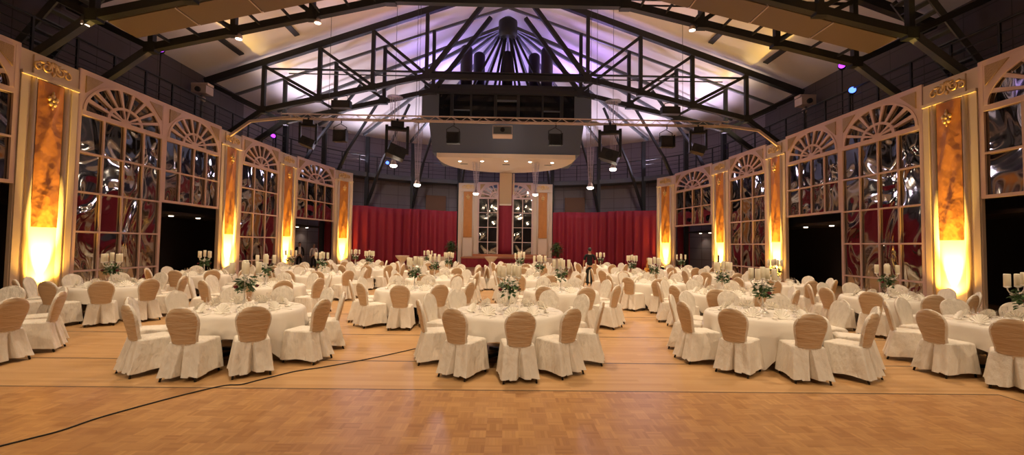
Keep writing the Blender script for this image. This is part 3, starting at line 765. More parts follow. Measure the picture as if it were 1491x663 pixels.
def moving_head():
    t = thing('moving_head', 'x', 'stage light')
    mb = MB(); mb.tube([(0, 0, -0.05), (0, 0, 0.1)], 0.04, 8); mb.box((0, 0, -0.12), (0.42, 0.36, 0.2)); mb.build('base', M['dark'], t)
    mb = MB()
    for s in (-1, 1): mb.box((s * 0.34, 0, -0.62), (0.09, 0.16, 0.95))
    mb.box((0, 0, -0.25), (0.76, 0.2, 0.1)); mb.build('yoke', M['dark'], t)
    mb = MB(); R = Matrix.Rotation(0.35, 3, 'Y')
    a, b = R @ Vector((0, 0.32, 0)), R @ Vector((0, -0.36, 0)); c = Vector((0, 0, -1.05))
    mb.box(c, (0.58, 0.62, 0.36), R); h = mb.build('head', M['dark'], t)
    mb = MB(); mb.tube([c + Vector((0, -0.31, 0)), c + Vector((0, -0.36, 0))], 0.13, 14); mb.build('lens', M['lensglass'], h)
    return Proto(t)
def wash_lamp():
    t = thing('wash_lamp', 'x', 'stage light')
    mb = MB(); mb.tube([(-0.05, 0, 0.06), (0.05, 0, 0.1), (0.05, 0, -0.1)], 0.03, 6); mb.tube([(-0.32, 0, -0.75), (-0.32, 0, -0.3), (0, 0, -0.12), (0.32, 0, -0.3), (0.32, 0, -0.75)], 0.02, 6); mb.build('yoke', M['dark'], t)
    mb = MB(); mb.box((0, 0, -0.75), (0.6, 0.36, 0.56)); b = mb.build('housing', M['dark'], t)
    mb = MB(); mb.box((0, -0.19, -0.75), (0.46, 0.03, 0.42)); mb.build('lens', M['lensglass'], b)
    mb = MB(); mb.box((0.35, -0.1, -0.75), (0.05, 0.35, 0.6)); mb.box((0, -0.2, -1.07), (0.5, 0.25, 0.02)); mb.build('barn_door', M['dark'], b)
    return Proto(t)
mh = moving_head(); g = 'moving heads on the lighting truss'
for x, lb in ((-9.95, 'far left'), (-5.5, 'left of the cabin'), (5.25, 'right of the cabin'), (9.75, 'far right')):
    o = mh.put((x, TY, TZ - 0.16), 0.3 if x < 0 else -0.3, 'black moving head spotlight hanging on the lighting truss, ' + lb, g); k_ = 1.5 if abs(x) < 7 else 1.1; o.scale = (k_, k_, k_)
wl = wash_lamp(); g = 'square lamps on the lighting truss'
for x, lb in ((-8.35, 'between the two left moving heads'), (-2.7, 'left of the projector'), (2.45, 'right of the projector'), (8.1, 'between the two right moving heads')):
    wl.put((x, TY, TZ - 0.2), 0, 'square black stage lamp on the lighting truss, ' + lb, g)
t = thing('projector', 'white video projector in a frame on the middle of the truss', 'projector', (-0.2, TY, TZ - 0.15))
mb = MB(); mb.box((0, 0, -0.45), (0.85, 0.7, 0.36)); b = mb.build('housing', M['steel_lit'], t)
mb = MB(); mb.tube([(0, -0.33, -0.42), (0, -0.4, -0.42)], 0.11, 14); mb.build('lens', M['lensglass'], b)
mb = MB(); mb.box((0, 0, -0.66), (1.0, 0.8, 0.05)); mb.box((-0.49, 0, -0.4), (0.03, 0.1, 0.55)); mb.box((0.49, 0, -0.4), (0.03, 0.1, 0.55)); mb.box((0, 0, -0.14), (1.0, 0.1, 0.04)); mb.build('cradle', M['alu'], t)
# floodlights hung from the truss in full view
for x, lb in ((-9.45, 'left'), (9.45, 'right')):
    t = thing('floodlight', 'dark oblong floodlight hanging under the %s bottom chord of the truss in view' % lb, 'floodlight', (x, 25.0, zb(x) - 0.12))
    mb = MB(); mb.box((0, 0, -0.52), (1.05, 0.4, 0.42)); b = mb.build('housing', M['dark'], t)
    mb = MB(); mb.box((0, -0.21, -0.52), (0.95, 0.02, 0.32)); mb.build('lens', M['lensglass'], b)
    mb = MB(); mb.tube([(-0.4, 0, -0.34), (-0.3, 0, -0.08), (0.3, 0, 0.0), (0.4, 0, -0.34)], 0.02, 6); mb.build('bracket', M['dark'], t)
# pendant lamps on wire mesh shafts
for x, y, z0, z1, lb in ((-5.95, 23.2, 5.9, 9.6, 'beside the left moving head'), (5.7, 23.2, 5.9, 9.6, 'beside the right moving head'), (-4.84, 24.0, 5.0, 8.6, 'left of the canopy'), (4.65, 24.0, 5.0, 8.6, 'right of the canopy'), (-2.0, 29.5, 5.2, 7.42, 'under the left half of the canopy'), (2.0, 29.5, 5.2, 7.42, 'under the right half of the canopy')):
    h = z1 - z0; t = thing('pendant_lamp', 'white pendant lamp on a wire mesh shaft hanging ' + lb, 'pendant lamp', (x, y, z1), 0, 'pendant lamps on mesh shafts')
    mb = MB(); rt_, rb_ = 0.26, 0.10
    for k in range(10):
        a = 2 * PI * k / 10; mb.tube([(rt_ * math.cos(a), rt_ * math.sin(a), 0), (rb_ * math.cos(a), rb_ * math.sin(a), -h + 0.35)], 0.007, 4, False)
    for q in range(12):
        u = q / 11; r_ = rt_ + (rb_ - rt_) * u; zz = (-h + 0.35) * u
        mb.tube([(r_ * math.cos(2 * PI * k / 14), r_ * math.sin(2 * PI * k / 14), zz) for k in range(15)], 0.006, 4, False)
    mb.tube([(0, 0, 0), (0, 0, -h + 0.35)], 0.02, 6); mb.build('mesh_shaft', M['wire'], t)
    if z1 > 8:
        mb = MB(); mb.tube([(0, 0, 0), (0, 0, RIDGE - abs(x) * 0.3506 - z1 - 0.02)], 0.012, 5); mb.build('hanging_cable', M['steel'], t)
    if z1 > 8: mb = MB(); mb.lathe([(0.42, 0), (0.42, 0.05), (0.1, 0.12)], 14); mb.build('ceiling_rose', M['steel_lit'], t)
    mb = MB(); mb.lathe([(0.08, 0.35), (0.13, 0.26), (0.17, 0.14), (0.18, 0.1)], 14, (0, 0, -h)); mb.build('lamp_holder', M['wire'], t)
    mb = MB(); mb.lathe([(0.18, 0.1), (0.185, 0.06), (0.14, 0.0), (0.02, -0.03)], 14, (0, 0, -h)); mb.build('lamp_bulb', M['lamp'], t)
# LED cans on the gallery
for x, y, z, m_, lb in ((-15.92, 30.0, 9.05, 'led_purple', 'left gallery rail near the far doorway, glowing purple'), (15.85, 31.4, 9.1, 'led_purple', 'right gallery rail near the far doorway, glowing purple'),
                     (-10.4, 38.45, 8.9, 'led_blue', 'far gallery rail left of the cabin, glowing blue'), (15.92, 19.75, 9.2, 'led_blue', 'right gallery rail above the double window, glowing blue'),
                     (-15.92, 20.1, 10.6, 'led_purple', 'tall pole of the left gallery rail, glowing purple'), (15.92, 20.35, 10.6, 'led_purple', 'tall pole of the right gallery rail, glowing purple')):
    rz = math.atan2(-y, -x) + PI / 2
    t = thing('led_spotlight', 'LED can light on the ' + lb, 'led light', (x, y, z), rz)
    mb = MB(); mb.tube([(0, 0.35, 0), (0, 0.1, 0), (0, -0.1, 0)], [0.12, 0.16, 0.17], 14); mb.tube([(0, 0.1, 0), (0, 0.1, GZ + 0.4 - z)], 0.03, 6); mb.build('can', M['dark'], t)
    mb = MB(); mb.tube([(0, -0.095, 0), (0, -0.11, 0)], 0.14, 14); mb.build('lens', M[m_], t)
# grey follow spots on posts at the truss heels
for s, sn in ((-1, 'left'), (1, 'right')):
    t = thing('follow_spot', 'grey box follow spot on a post at the %s end of the truss' % sn, 'stage light', (s * 16.6, 23.9, GZ + 0.38))
    mb = MB(); mb.tube([(0, 0, 0), (0, 0, 1.9)], 0.07, 8); mb.build('stand', M['steel_lit'], t)
    mb = MB(); mb.box((0, 0, 2.15), (0.8, 0.6, 0.42)); mb.box((0, 0, 2.45), (0.9, 0.5, 0.12)); b = mb.build('housing', M['alu'], t)
    mb = MB(); mb.tube([(0, -0.3, 2.12), (0, -0.42, 2.12)], 0.14, 12); mb.build('lens', M['lensglass'], b)
    mb = MB(); mb.ball((s * -0.2, -0.2, 1.6), 0.14, 10, 7); mb.build('camera_dome', M['alu'], t)

# brown boards on the far wall under the gallery, small downlights in the door soffits
for s, sn in ((-1, 'left'), (1, 'right')):
    mb = MB(); x, y = s * 6.6, AY + AB * math.sqrt(1 - (6.6 / WX) ** 2) - 0.3
    mb.box((0, 0, 0.75), (1.9, 0.1, 1.5)); o = mb.build('wall_board', M['brown']); o.location = (x, y, 4.95); o.rotation_euler = (0, 0, -s * 0.32)
    tag(o, 'brown board on the far wall above the %s red curtain' % sn, 'wall board')
    for y, lb in ((20.6, 'nearer'), (22.4, 'farther'), (33.0, 'nearer far'), (34.6, 'farthest')):
        mb = MB(); mb.lathe([(0.09, 0.0), (0.10, 0.04)], 12); o = mb.build('downlight', M['lamp_dim']); o.location = (s * 15.5, y, 2.96)
        spot('doorway_light', (s * 15.5, y, 2.92), (s * 15.2, y - 1.0, 0), 45, WARM, 120, 0.8, 0.05)
        tag(o, 'small round %s downlight in the dark %s doorway soffit' % (lb, sn), 'downlight')

# ================================================================== TABLES, CHAIRS AND SETTINGS
def back_prof(u):     # half width and y of the backrest at height fraction u
    z = 0.42 + 0.555 * u
    k = [(0, .185), (.12, .172), (.25, .177), (.4, .198), (.55, .216), (.66, .222), (.75, .215), (.83, .194), (.89, .165), (.94, .128), (.975, .082), (1.0, .03)]
    for i in range(len(k) - 1):
        if u <= k[i + 1][0]:
            f = (u - k[i][0]) / (k[i + 1][0] - k[i][0]); w = k[i][1] + (k[i + 1][1] - k[i][1]) * f; break
    return z, w, -0.215 - 0.125 * u
def rrect(t, hx, y0, y1, r):
    """point on a rounded rectangle, t in 0..1, starting at the middle of the back (y0)"""
    w, h = 2 * hx, y1 - y0; per = 2 * (w + h); d = (t * per) % per; 
    if d < hx: p = (d, y0)
    elif d < hx + h: p = (hx, y0 + d - hx)
    elif d < hx + h + w: p = (hx - (d - hx - h), y1)
    elif d < hx + 2 * h + w: p = (-hx, y1 - (d - hx - h - w))
    else: p = (-hx + (d - hx - 2 * h - w), y0)
    cx_, cy_ = 0, (y0 + y1) / 2; x, y = p
    ex, ey = abs(x) - (hx - r), abs(y - cy_) - (h / 2 - r)
    if ex > 0 and ey > 0:
        L = math.hypot(ex, ey); x = math.copysign(hx - r + ex / L * r, x); y = cy_ + math.copysign(h / 2 - r + ey / L * r, y - cy_)
    return x, y
def chair_meshes():
    N = 104
    sk = MB(); lev = [(0.475, 0), (0.45, .06), (0.36, .25), (0.25, .5), (0.14, .75), (0.07, 1.0)]; P = []
    rnd = random.Random(3); ph = [rnd.uniform(0, 6) for _ in range(4)]
    for k in range(N):
        t = k / N; t = t - 0.7 * math.sin(2 * PI * t) / (2 * PI); row = []
        for z, f in lev:
            hx = 0.215 + 0.062 * f ** 0.8; y0 = -0.250 - 0.115 * f; y1 = 0.235 + 0.015 * f
            x, y = rrect(t, hx, y0, y1, 0.05)
            d = Vector((x, y - 0.0)).normalized()
            w = f * (0.010 * math.sin(t * 2 * PI * 7 + ph[0]) + 0.007 * math.sin(t * 2 * PI * 15 + ph[1] + z * 6))
            x += d.x * w; y += d.y * w
            pw = 0.012 + 0.045 * f
            if y < -0.1 and abs(x) < pw and abs(y - y0) < 0.06:      # inverted pleat at the back
                y += (pw - abs(x)) / pw * (0.035 + 0.10 * f) * min(1, f * 5)
            if y0 + 0.02 < y < y0 + 0.14 and abs(x) > 0.15: x *= 1 - 0.06 * f   # side gather
            if z < 0.1: z2 = z + 0.014 * math.sin(t * 2 * PI * 4 + 1.2) - (0.02 if abs(x) < 0.15 else 0)
            else: z2 = z
            row.append((x, y, z2))
        P.append(row)
    sk.grid(P, True, True)
    st = MB(); rings = []
    for q, zz in ((1.0, 0.475), (0.97, 0.488), (0.85, 0.498), (0.55, 0.506), (0.0, 0.508)):
        rings.append([(lambda a: (a[0] * q, 0.01 + (a[1] - 0.01) * q, zz))(rrect(k / N - 0.7 * math.sin(2 * PI * k / N) / (2 * PI), 0.215, -0.245, 0.235, 0.05)) for k in range(N)])
    st.grid([[rings[j][k] for j in range(5)] for k in range(N)], True, True)
    bk = MB(); nu = 26; nv = 20; P = []
    for k in range(nv):
        a = 2 * PI * k / nv; row = []
        for i in range(nu + 1):
            u = i / nu; z, w, y = back_prof(u); c, s_ = math.cos(a), math.sin(a)
            th = 0.034 * (1 if u < 0.9 else (1 - (u - 0.9) / 0.1 * 0.6))
            row.append((w * math.copysign(abs(c) ** 0.7, c), y + th * math.copysign(abs(s_) ** 0.7, s_) + 0.035 * (1 - (c * c)) * 0 - 0.02 * c * c * -1, z))
        P.append(row)
    bk.grid(P, True, True)
    top = [P[k][-1] for k in range(nv)]; bk.add(top, [tuple(range(nv))])
    pn = MB(); P = []
    for k in range(17):
        c = -1 + 2 * k / 16; row = []
        for i in range(nu):
            u = 0.10 + 0.875 * i / (nu - 1); z, w, y = back_prof(u); w *= 0.93
            th = 0.034 * (1 if u < 0.9 else (1 - (u - 0.9) / 0.1 * 0.6))
            s_ = math.sqrt(max(0, 1 - (abs(c) * 0.93) ** (2 / 0.7))) ** 0.7 if abs(c) < 1 else 0.3
            row.append((w * c, y - th * max(s_, 0.42) - 0.007 + 0.02 * c * c, z))
        P.append(row)
    pn.grid(P[::-1])
    lg = []
    for sx in (-1, 1):
        for (ya, yb, xx) in ((0.19, 0.21, 0.205), (-0.2, -0.335, 0.225)):
            m = MB(); m.tube([(sx * 0.18, ya, 0.44), (sx * xx, yb, 0.0)], [0.016, 0.014], 8); lg.append(m)
    return sk, st, bk, pn, lg
def make_chair():
    sk, st, bk, pn, lg = chair_meshes()
    t = thing('banquet_chair', 'x', 'chair')
    sk.build('skirt', M['cover'], t); st.build('seat', M['cover'], t); bk.build('backrest', M['cover'], t); pn.build('back_panel', M['cover_back'], t)['label'] = 'tan satin back panel'
    for m in lg: m.build('leg', M['leg'], t)
    return Proto(t)
def make_far_chair():
    sk, st, bk, pn, lg = chair_meshes(); A = MB()
    for m in (sk, st, bk): A.add(m.v, m.f, True)
    A.cur = 1; A.add(pn.v, pn.f, True); A.cur = 2
    for m in lg: A.add(m.v, m.f, True)
    o = A.build('banquet_chair', [M['cover'], M['cover_back'], M['leg']]); tag(o, 'x', 'chair'); return Proto(o)
chair_p, chair_far_p = make_chair(), make_far_chair()

def make_table():
    t = thing('banquet_table', 'x', 'table')
    mb = MB(); mb.lathe([(0.0001, 0.705), (0.885, 0.705), (0.89, 0.715), (0.89, 0.728), (0.0001, 0.73)], 40); mb.build('tabletop', M['brown'], t)
    mb = MB(); mb.lathe([(0.10, 0.03), (0.08, 0.1), (0.06, 0.3), (0.06, 0.6), (0.12, 0.70)], 14); mb.build('pedestal', M['dark'], t)
    for k in range(4):
        a = PI / 4 + k * PI / 2; mb = MB(); mb.bar((0.05 * math.cos(a), 0.05 * math.sin(a), 0.06), (0.5 * math.cos(a), 0.5 * math.sin(a), 0.03), 0.07, 0.05); mb.build('foot', M['dark'], t)
    return Proto(t)
table_p = make_table()
def cloth_mesh(seed):
    rnd = random.Random(seed); N = 128; R = 0.9; half = 1.24; P = []; p1, p2 = rnd.uniform(0, 6), rnd.uniform(0, 6)
    for k in range(N):
        a = 2 * PI * k / N; L = half / max(abs(math.cos(a)), abs(math.sin(a))); drop = min(L - R - 0.02, 0.735)
        row = [(0, 0, 0.746)] if False else []
        for q in (0.02, 0.4, 0.8, 0.95): row.append((R * q * math.cos(a), R * q * math.sin(a), 0.7495))
        row.append((R * 0.995 * math.cos(a), R * 0.995 * math.sin(a), 0.747))
        cor = max(0, (drop - 0.35) / 0.4)
        fold = 0.035 * math.sin(a * 12 + p1) + 0.022 * math.sin(a * 19 + p2) + 0.05 * cor * math.cos((a - PI / 4) * 16)
        for q in (0.04, 0.15, 0.35, 0.6, 0.8, 1.0):
            d = drop * q; rr = R + 0.012 + 0.02 * min(1, q * 8) + d * 0.10 + fold * q * (0.5 + d)
            row.append((rr * math.cos(a), rr * math.sin(a), 0.747 - d))
        P.append(row)
    mb = MB(); mb.grid(P, True, True); mb.add([P[k][0] for k in range(N)], [tuple(range(N))], True); return mb
cloth_meshes = [cloth_mesh(s).mesh('tablecloth', M['cloth']) for s in (1, 2, 3)]

def candelabrum_parts(far=False):
    base = MB().lathe([(0.095, 0), (0.10, 0.012), (0.07, 0.03), (0.03, 0.05), (0.018, 0.08)], 16)
    stem = MB().lathe([(0.016, 0.07), (0.03, 0.11), (0.014, 0.15), (0.012, 0.26), (0.026, 0.30), (0.012, 0.33), (0.011, 0.47), (0.03, 0.50), (0.012, 0.53), (0.012, 0.575)], 12)
    arms = []; cups = []; tops = []
    cups.append(MB().lathe([(0.012, 0.57), (0.045, 0.585), (0.048, 0.60), (0.02, 0.605)], 12)); tops.append((0, 0, 0.603))
    for k in range(4):
        a = PI / 4 + k * PI / 2; c, s = math.cos(a), math.sin(a)
        pts = [(r * c, r * s, z) for r, z in ((0.01, 0.50), (0.06, 0.46), (0.12, 0.455), (0.17, 0.475), (0.19, 0.52), (0.19, 0.545))]
        arms.append(MB().tube(pts, 0.009, 7))
        cups.append(MB().lathe([(0.012, 0.54), (0.043, 0.555), (0.046, 0.57), (0.02, 0.575)], 12, (0.19 * c, 0.19 * s, 0))); tops.append((0.19 * c, 0.19 * s, 0.573))
    return base, stem, arms, cups, tops
def make_candelabrum(mkey):
    base, stem, arms, cups, tops = candelabrum_parts(); t = thing('candelabrum', 'x', 'candelabrum')
    base.build('base', M[mkey], t); stem.build('stem', M[mkey], t)
    for a in arms: a.build('arm', M[mkey], t)
    for c in cups: c.build('candle_cup', M[mkey], t)
    return Proto(t)
TOPS = candelabrum_parts()[4]
cand_p = make_candelabrum('silver'); cand_black_p = make_candelabrum('dark')
def make_candle(r, h, key):
    t = thing('pillar_candle' if r > 0.02 else 'taper_candle', 'x', 'candle'); mb = MB(); mb.lathe([(r, 0), (r, h - 0.012), (r * 0.9, h), (r * 0.4, h - 0.006), (0.0005, h - 0.008)], 14); mb.build('wax', M[key], t)
    mb = MB(); mb.tube([(0, 0, h - 0.01), (0.002, 0, h + 0.018)], 0.003, 5); mb.build('wick', M['wick'], t); return Proto(t)
candle_p = make_candle(0.043, 0.19, 'candle'); taper_p = make_candle(0.012, 0.24, 'black_cloth')

def rose(c, r, seed):
    rnd = random.Random(seed); mb = MB()
    mb.ball(c, r * 0.6, 10, 7, (1, 1, 1.1))
    for ring, (n_, rr, zz, tilt) in enumerate(((3, 0.45, 0.1, 0.3), (4, 0.7, 0.0, 0.55), (5, 0.95, -0.15, 0.9))):
        for k in range(n_):
            a = 2 * PI * k / n_ + ring * 0.5; P = []
            for i in range(5):
                da = (i - 2) / 2 * (PI / n_ * 1.25); row = []
                for j in range(4):
                    v = j / 3; q = r * rr * (0.45 + 0.55 * v * (0.6 + tilt * 0.6)); row.append((c[0] + q * math.cos(a + da), c[1] + q * math.sin(a + da), c[2] + r * (zz - 0.45 + v * (0.95 - 0.25 * ((i - 2) / 2) ** 2))))
                P.append(row)
            mb.grid(P)
    return mb
def make_flowers(seed):
    rnd = random.Random(seed); t = thing('flower_arrangement', 'x', 'flowers'); mb = MB()
    for i in range(110):
        a = rnd.uniform(0, 2 * PI); e = rnd.uniform(-1.1, 1.0); rad = rnd.uniform(0.05, 0.17)
        p = Vector((rad * math.cos(a) * math.cos(e) * 0.8, rad * math.sin(a) * math.cos(e) * 0.8, 0.39 + rad * math.sin(e) * 1.05)); 
        d = Vector((math.cos(a + rnd.uniform(-.6, .6)), math.sin(a + rnd.uniform(-.6, .6)), rnd.uniform(-0.7, 0.5))).normalized()
        w = d.cross(Vector((0, 0, 1))).normalized(); L = rnd.uniform(0.06, 0.11); up = w.cross(d)
        mb.add([p, p + d * L * .35 + w * L * .26 + up * .012, p + d * L * .75 + w * L * .17, p + d * L - up * .015, p + d * L * .75 - w * L * .17, p + d * L * .35 - w * L * .26 + up * .012], [(0, 1, 2, 3), (0, 3, 4, 5)], True)
    for i in range(14):
        a = 2 * PI * i / 14; mb.tube([(0.015 * math.cos(a), 0.015 * math.sin(a), 0.34), (0.06 * math.cos(a), 0.06 * math.sin(a), 0.40), (0.14 * math.cos(a), 0.14 * math.sin(a), 0.42 + 0.05 * math.sin(3 * a))], 0.003, 4)
    mb.build('foliage', M['leaf'], t)
    for i in range(5):
        a = i * 2 * PI / 5 + 0.4; red = i in (1, 3); rr = 0.13 if not red else 0.17
        rose((rr * math.cos(a), rr * math.sin(a), 0.44 if not red else 0.36), 0.04, i).build('rose', M['rose_red' if red else 'rose_white'], t)['label'] = 'dark red rose' if red else 'white rose'
    return Proto(t)
flower_ps = [make_flowers(11), make_flowers(12)]

def napkin_mesh():
    mb = MB(); n_ = 18; P = []
    for i in range(n_ + 1):
        a = PI * (0.02 + 0.96 * i / n_); off = 0.016 * (1 if i % 2 else -1); row = []
        for j, q in enumerate((0.08, 0.5, 1.0)):
            r = 0.145 * q; row.append((r * math.cos(a), off * q * 0.7 + 0.45 * r * math.sin(a), 0.012 + r * math.sin(a) * 0.92))
        P.append(row)
    mb.grid(P, False); mb.box((0, 0.0, 0.012), (0.11, 0.07, 0.02)); mb.tube([(-0.06, 0.03, 0.012), (0, 0.045, 0.03), (0.06, 0.03, 0.012)], 0.012, 6)
    return mb
def single(mb, name, m, cat):
    o = mb.build(name, m); tag(o, 'x', cat); return Proto(o)
napkin_p = single(napkin_mesh(), 'fan_napkin', M['napkin'], 'napkin')
wine = MB().lathe([(0.036, 0.0), (0.034, 0.003), (0.006, 0.010), (0.004, 0.05), (0.005, 0.095), (0.022, 0.11), (0.038, 0.14), (0.040, 0.165), (0.034, 0.21)], 14)
wine.f.pop(); wine.sm.pop(); wine.mi.pop()
wine_p = single(wine, 'wine_glass', M['glass'], 'glass')
tumb = MB().lathe([(0.030, 0.0), (0.030, 0.004), (0.005, 0.01), (0.005, 0.06), (0.024, 0.075), (0.033, 0.105), (0.031, 0.15)], 14)
tumb.f.pop(); tumb.sm.pop(); tumb.mi.pop()
water_p = single(tumb, 'water_glass', M['glass'], 'glass')
def make_fork():
    mb = MB(); mb.box((0, -0.045, 0.004), (0.008, 0.12, 0.004)); mb.box((0, 0.03, 0.005), (0.02, 0.03, 0.003))
    for x in (-0.008, -0.003, 0.003, 0.008): mb.box((x, 0.065, 0.006), (0.003, 0.05, 0.003))
    return single(mb, 'fork', M['silver'], 'cutlery')
def make_knife():
    mb = MB(); mb.box((0, -0.06, 0.005), (0.012, 0.09, 0.006)); mb.prism([(0, 0)] * 3, 0, 0) if False else None
    vs = [(-0.009, -0.015, 0.004), (0.008, -0.015, 0.004), (0.010, 0.05, 0.004), (0.004, 0.105, 0.004), (-0.009, 0.10, 0.004)]
    mb.add(vs + [(a, b, 0.0065) for a, b, _ in vs], [(4, 3, 2, 1, 0), (5, 6, 7, 8, 9)] + [(i, (i + 1) % 5, (i + 1) % 5 + 5, i + 5) for i in range(5)])
    return single(mb, 'knife', M['silver'], 'cutlery')
fork_p, knife_p = make_fork(), make_knife()

# (row, position, x, y, chair phase, cloth turn)
six = ['at far left', 'second from left', 'left of centre', 'right of centre', 'second from right', 'at far right']
five = ['at far left', 'second from left', 'in the middle', 'second from right', 'at far right']
TAB = []
def row(nm, pos, pts):
    for p, q in zip(pos, pts): TAB.append((nm, p, q[0] + 0.0156 * q[1], q[1], q[2], q[3]))
row('front-row', five, [(-8.95, 6.9, 12, 0.3), (-4.45, 7.45, 2, 0.33), (-0.04, 7.5, 3, -0.14), (4.34, 7.55, -8, 0.23), (7.85, 6.75, -16, 0.2)])
row('second-row', six, [(-9.7, 10.85, -2, 0.2), (-6.3, 11.4, 10, 0.4), (-2.4, 11.0, -4, 0.1), (1.25, 11.0, 14, 0.6), (5.2, 10.75, 4, 0.3), (8.9, 10.3, -14, 0.1)])
row('third-row', six, [(-10.2, 14.8, 5, 0.1), (-6.5, 15.2, 18, 0.3), (-2.5, 14.4, -3, 0.5), (0.95, 14.8, 9, 0.2), (4.5, 13.8, -12, 0.4), (8.4, 13.9, 4, 0.0)])
row('fourth-row', six, [(-9.1, 18.3, 2, 0.1), (-6.1, 19.0, 12, 0.3), (-2.6, 18.3, 20, 0.5), (0.35, 18.9, 4, 0.2), (4.7, 17.1, 10, 0.4), (8.1, 17.1, -4, 0.0)])
row('back-row', five, [(-7.9, 22.4, 2, 0.1), (-4.2, 22.2, 12, 0.3), (0.5, 22.6, 6, 0.4), (4.7, 23.2, 10, 0.2), (8.1, 20.9, 0, 0.0)])
HOURS = ['twelve', 'one', 'two', 'three', 'four', 'five', 'six', 'seven', 'eight', 'nine', 'ten', 'eleven']
def inframe(x, y, z, m=25):
    p = project((x, y, z)); return p is not None and -m < p[0] < W_ + m and -m < p[1] < H_ + m
rn_ = random.Random(21); ti = 0
for (rw, pos, tx, ty, ph, ct) in TAB:
    nearrow = rw in ('front-row', 'second-row'); far = rw in ('fourth-row', 'back-row'); place = '%s table %s' % (rw, pos)
    table_p.put((tx, ty, 0), ct, 'round banquet table under white cloth, the %s' % place, 'round banquet tables')
    co = bpy.data.objects.new('tablecloth', cloth_meshes[ti % 3]); COL.objects.link(co); co.location = (tx, ty, 0); co.rotation_euler = (0, 0, ct)
    tag(co, 'white square cloth draped over the %s' % place, 'tablecloth', 'white tablecloths')
    black = (rw, pos) == ('fourth-row', 'at far right')
    cz = rn_.uniform(0, 1.5); Z = 0.75
    if inframe(tx, ty, 1.0, 5):
        dx = 0.0 if rw != 'front-row' or pos != 'at far right' else 0.15
        (cand_black_p if black else cand_p).put((tx + dx, ty, Z), cz, ('black' if black else 'silver') + ' five armed candelabrum on the %s' % place, 'table candelabra')
        cn = ['raised middle', 'first arm', 'second arm', 'third arm', 'fourth arm']
        lst = []
        for k, (a, b, h) in enumerate(TOPS):
            qx, qy = a * math.cos(cz) - b * math.sin(cz), a * math.sin(cz) + b * math.cos(cz); lst.append((k, qx, qy, h))
        arms = sorted(lst[1:], key=lambda q: q[1]); nmz = {lst[0][0]: 'middle'}
        for q, nm2 in zip(arms, ('leftmost', 'left inner', 'right inner', 'rightmost')): nmz[q[0]] = nm2
        for k, qx, qy, h in lst:
            if black: taper_p.put((tx + dx + qx, ty + qy, Z + h), 0, 'thin black %s candle of the candelabrum on %s' % (nmz[k], place), 'black taper candles')
            else: candle_p.put((tx + dx + qx, ty + qy, Z + h), 0, 'ivory %s pillar candle on the %s' % (nmz[k], place), 'ivory pillar candles')
        flower_ps[ti % 2].put((tx + dx, ty, Z), rn_.uniform(0, 6), 'green leaves with white and red roses round the candelabrum, %s' % place, 'table flowers')
    for k in range(10):
        phi = math.radians(ph + 36 * k + rn_.uniform(-3, 3)); dx, dy = math.sin(phi), -math.cos(phi)
        hr = HOURS[int(round(6 - math.degrees(phi) / 30.0)) % 12]
        r = 1.195 + rn_.uniform(-0.02, 0.06); cxp, cyp = tx + dx * r, ty + dy * r
        tw = rn_.uniform(-0.1, 0.1)
        if inframe(cxp, cyp, 0.6, 30):
            lab = ('white chair, tan back to camera, at %s o\'clock of %s' if math.cos(phi) > 0.1 else 'white chair, front to camera, at %s o\'clock of %s') % (hr, place)
            (chair_far_p if far else chair_p).put((cxp, cyp, 0), phi + tw, lab, 'covered banquet chairs')
        a, b = dx * 0.66, dy * 0.66
        if inframe(tx + a, ty + b, 0.85, 0):
            napkin_p.put((tx + a, ty + b, Z), phi + rn_.uniform(-0.25, 0.25), 'folded fan napkin at %s o\'clock on %s' % (hr, place), 'fan napkins')
            u, v = math.cos(phi), math.sin(phi)
            wine_p.put((tx + dx * 0.47 + u * 0.13, ty + dy * 0.47 + v * 0.13, Z), 0, 'tall wine glass at %s o\'clock on %s' % (hr, place), 'wine glasses')
            water_p.put((tx + dx * 0.50 + u * 0.04, ty + dy * 0.50 + v * 0.04, Z), 0, 'small stemmed water glass at %s o\'clock on %s' % (hr, place), 'water glasses')
            if nearrow:
                for sgn, pp, nm2 in ((-1, fork_p, 'fork'), (1, knife_p, 'knife')):
                    pp.put((tx + dx * 0.74 + u * 0.15 * sgn, ty + dy * 0.74 + v * 0.15 * sgn, Z), phi, 'silver %s at %s o\'clock on %s' % (nm2, hr, place), nm2 + 's on the tables')
    ti += 1

# ------------------------------------------------------------------ cocktail tables, buffets, plants
def cocktail(x, y, label):
    t = thing('cocktail_table', label, 'cocktail table', (x, y, 0))
    mb = MB(); mb.lathe([(0.0001, 1.09), (0.4, 1.09), (0.41, 1.1), (0.40, 1.115), (0.0001, 1.12)], 24); mb.build('tabletop', M['cream'], t)
    mb = MB(); P = []
    for k in range(40):
        a = 2 * PI * k / 40; f = 0.012 * math.sin(a * 8)
        P.append([((r + f * (r > .12)) * math.cos(a), (r + f * (r > .12)) * math.sin(a), z) for r, z in ((0.412, 1.118), (0.40, 1.06), (0.25, 0.88), (0.13, 0.74), (0.12, 0.66), (0.17, 0.4), (0.28, 0.05), (0.31, 0.02))])
    mb.grid(P, True, True); mb.build('stretch_cover', M['cream'], t)
    mb = MB(); mb.lathe([(0.14, 0.70), (0.145, 0.72), (0.14, 0.74)], 18); mb.build('tie', M['cream'], t)
cocktail(-6.3, 27.2, 'cream covered cocktail table in front of the left red curtain')
cocktail(-0.85, 27.5, 'cream covered cocktail table in front of the stage skirt')
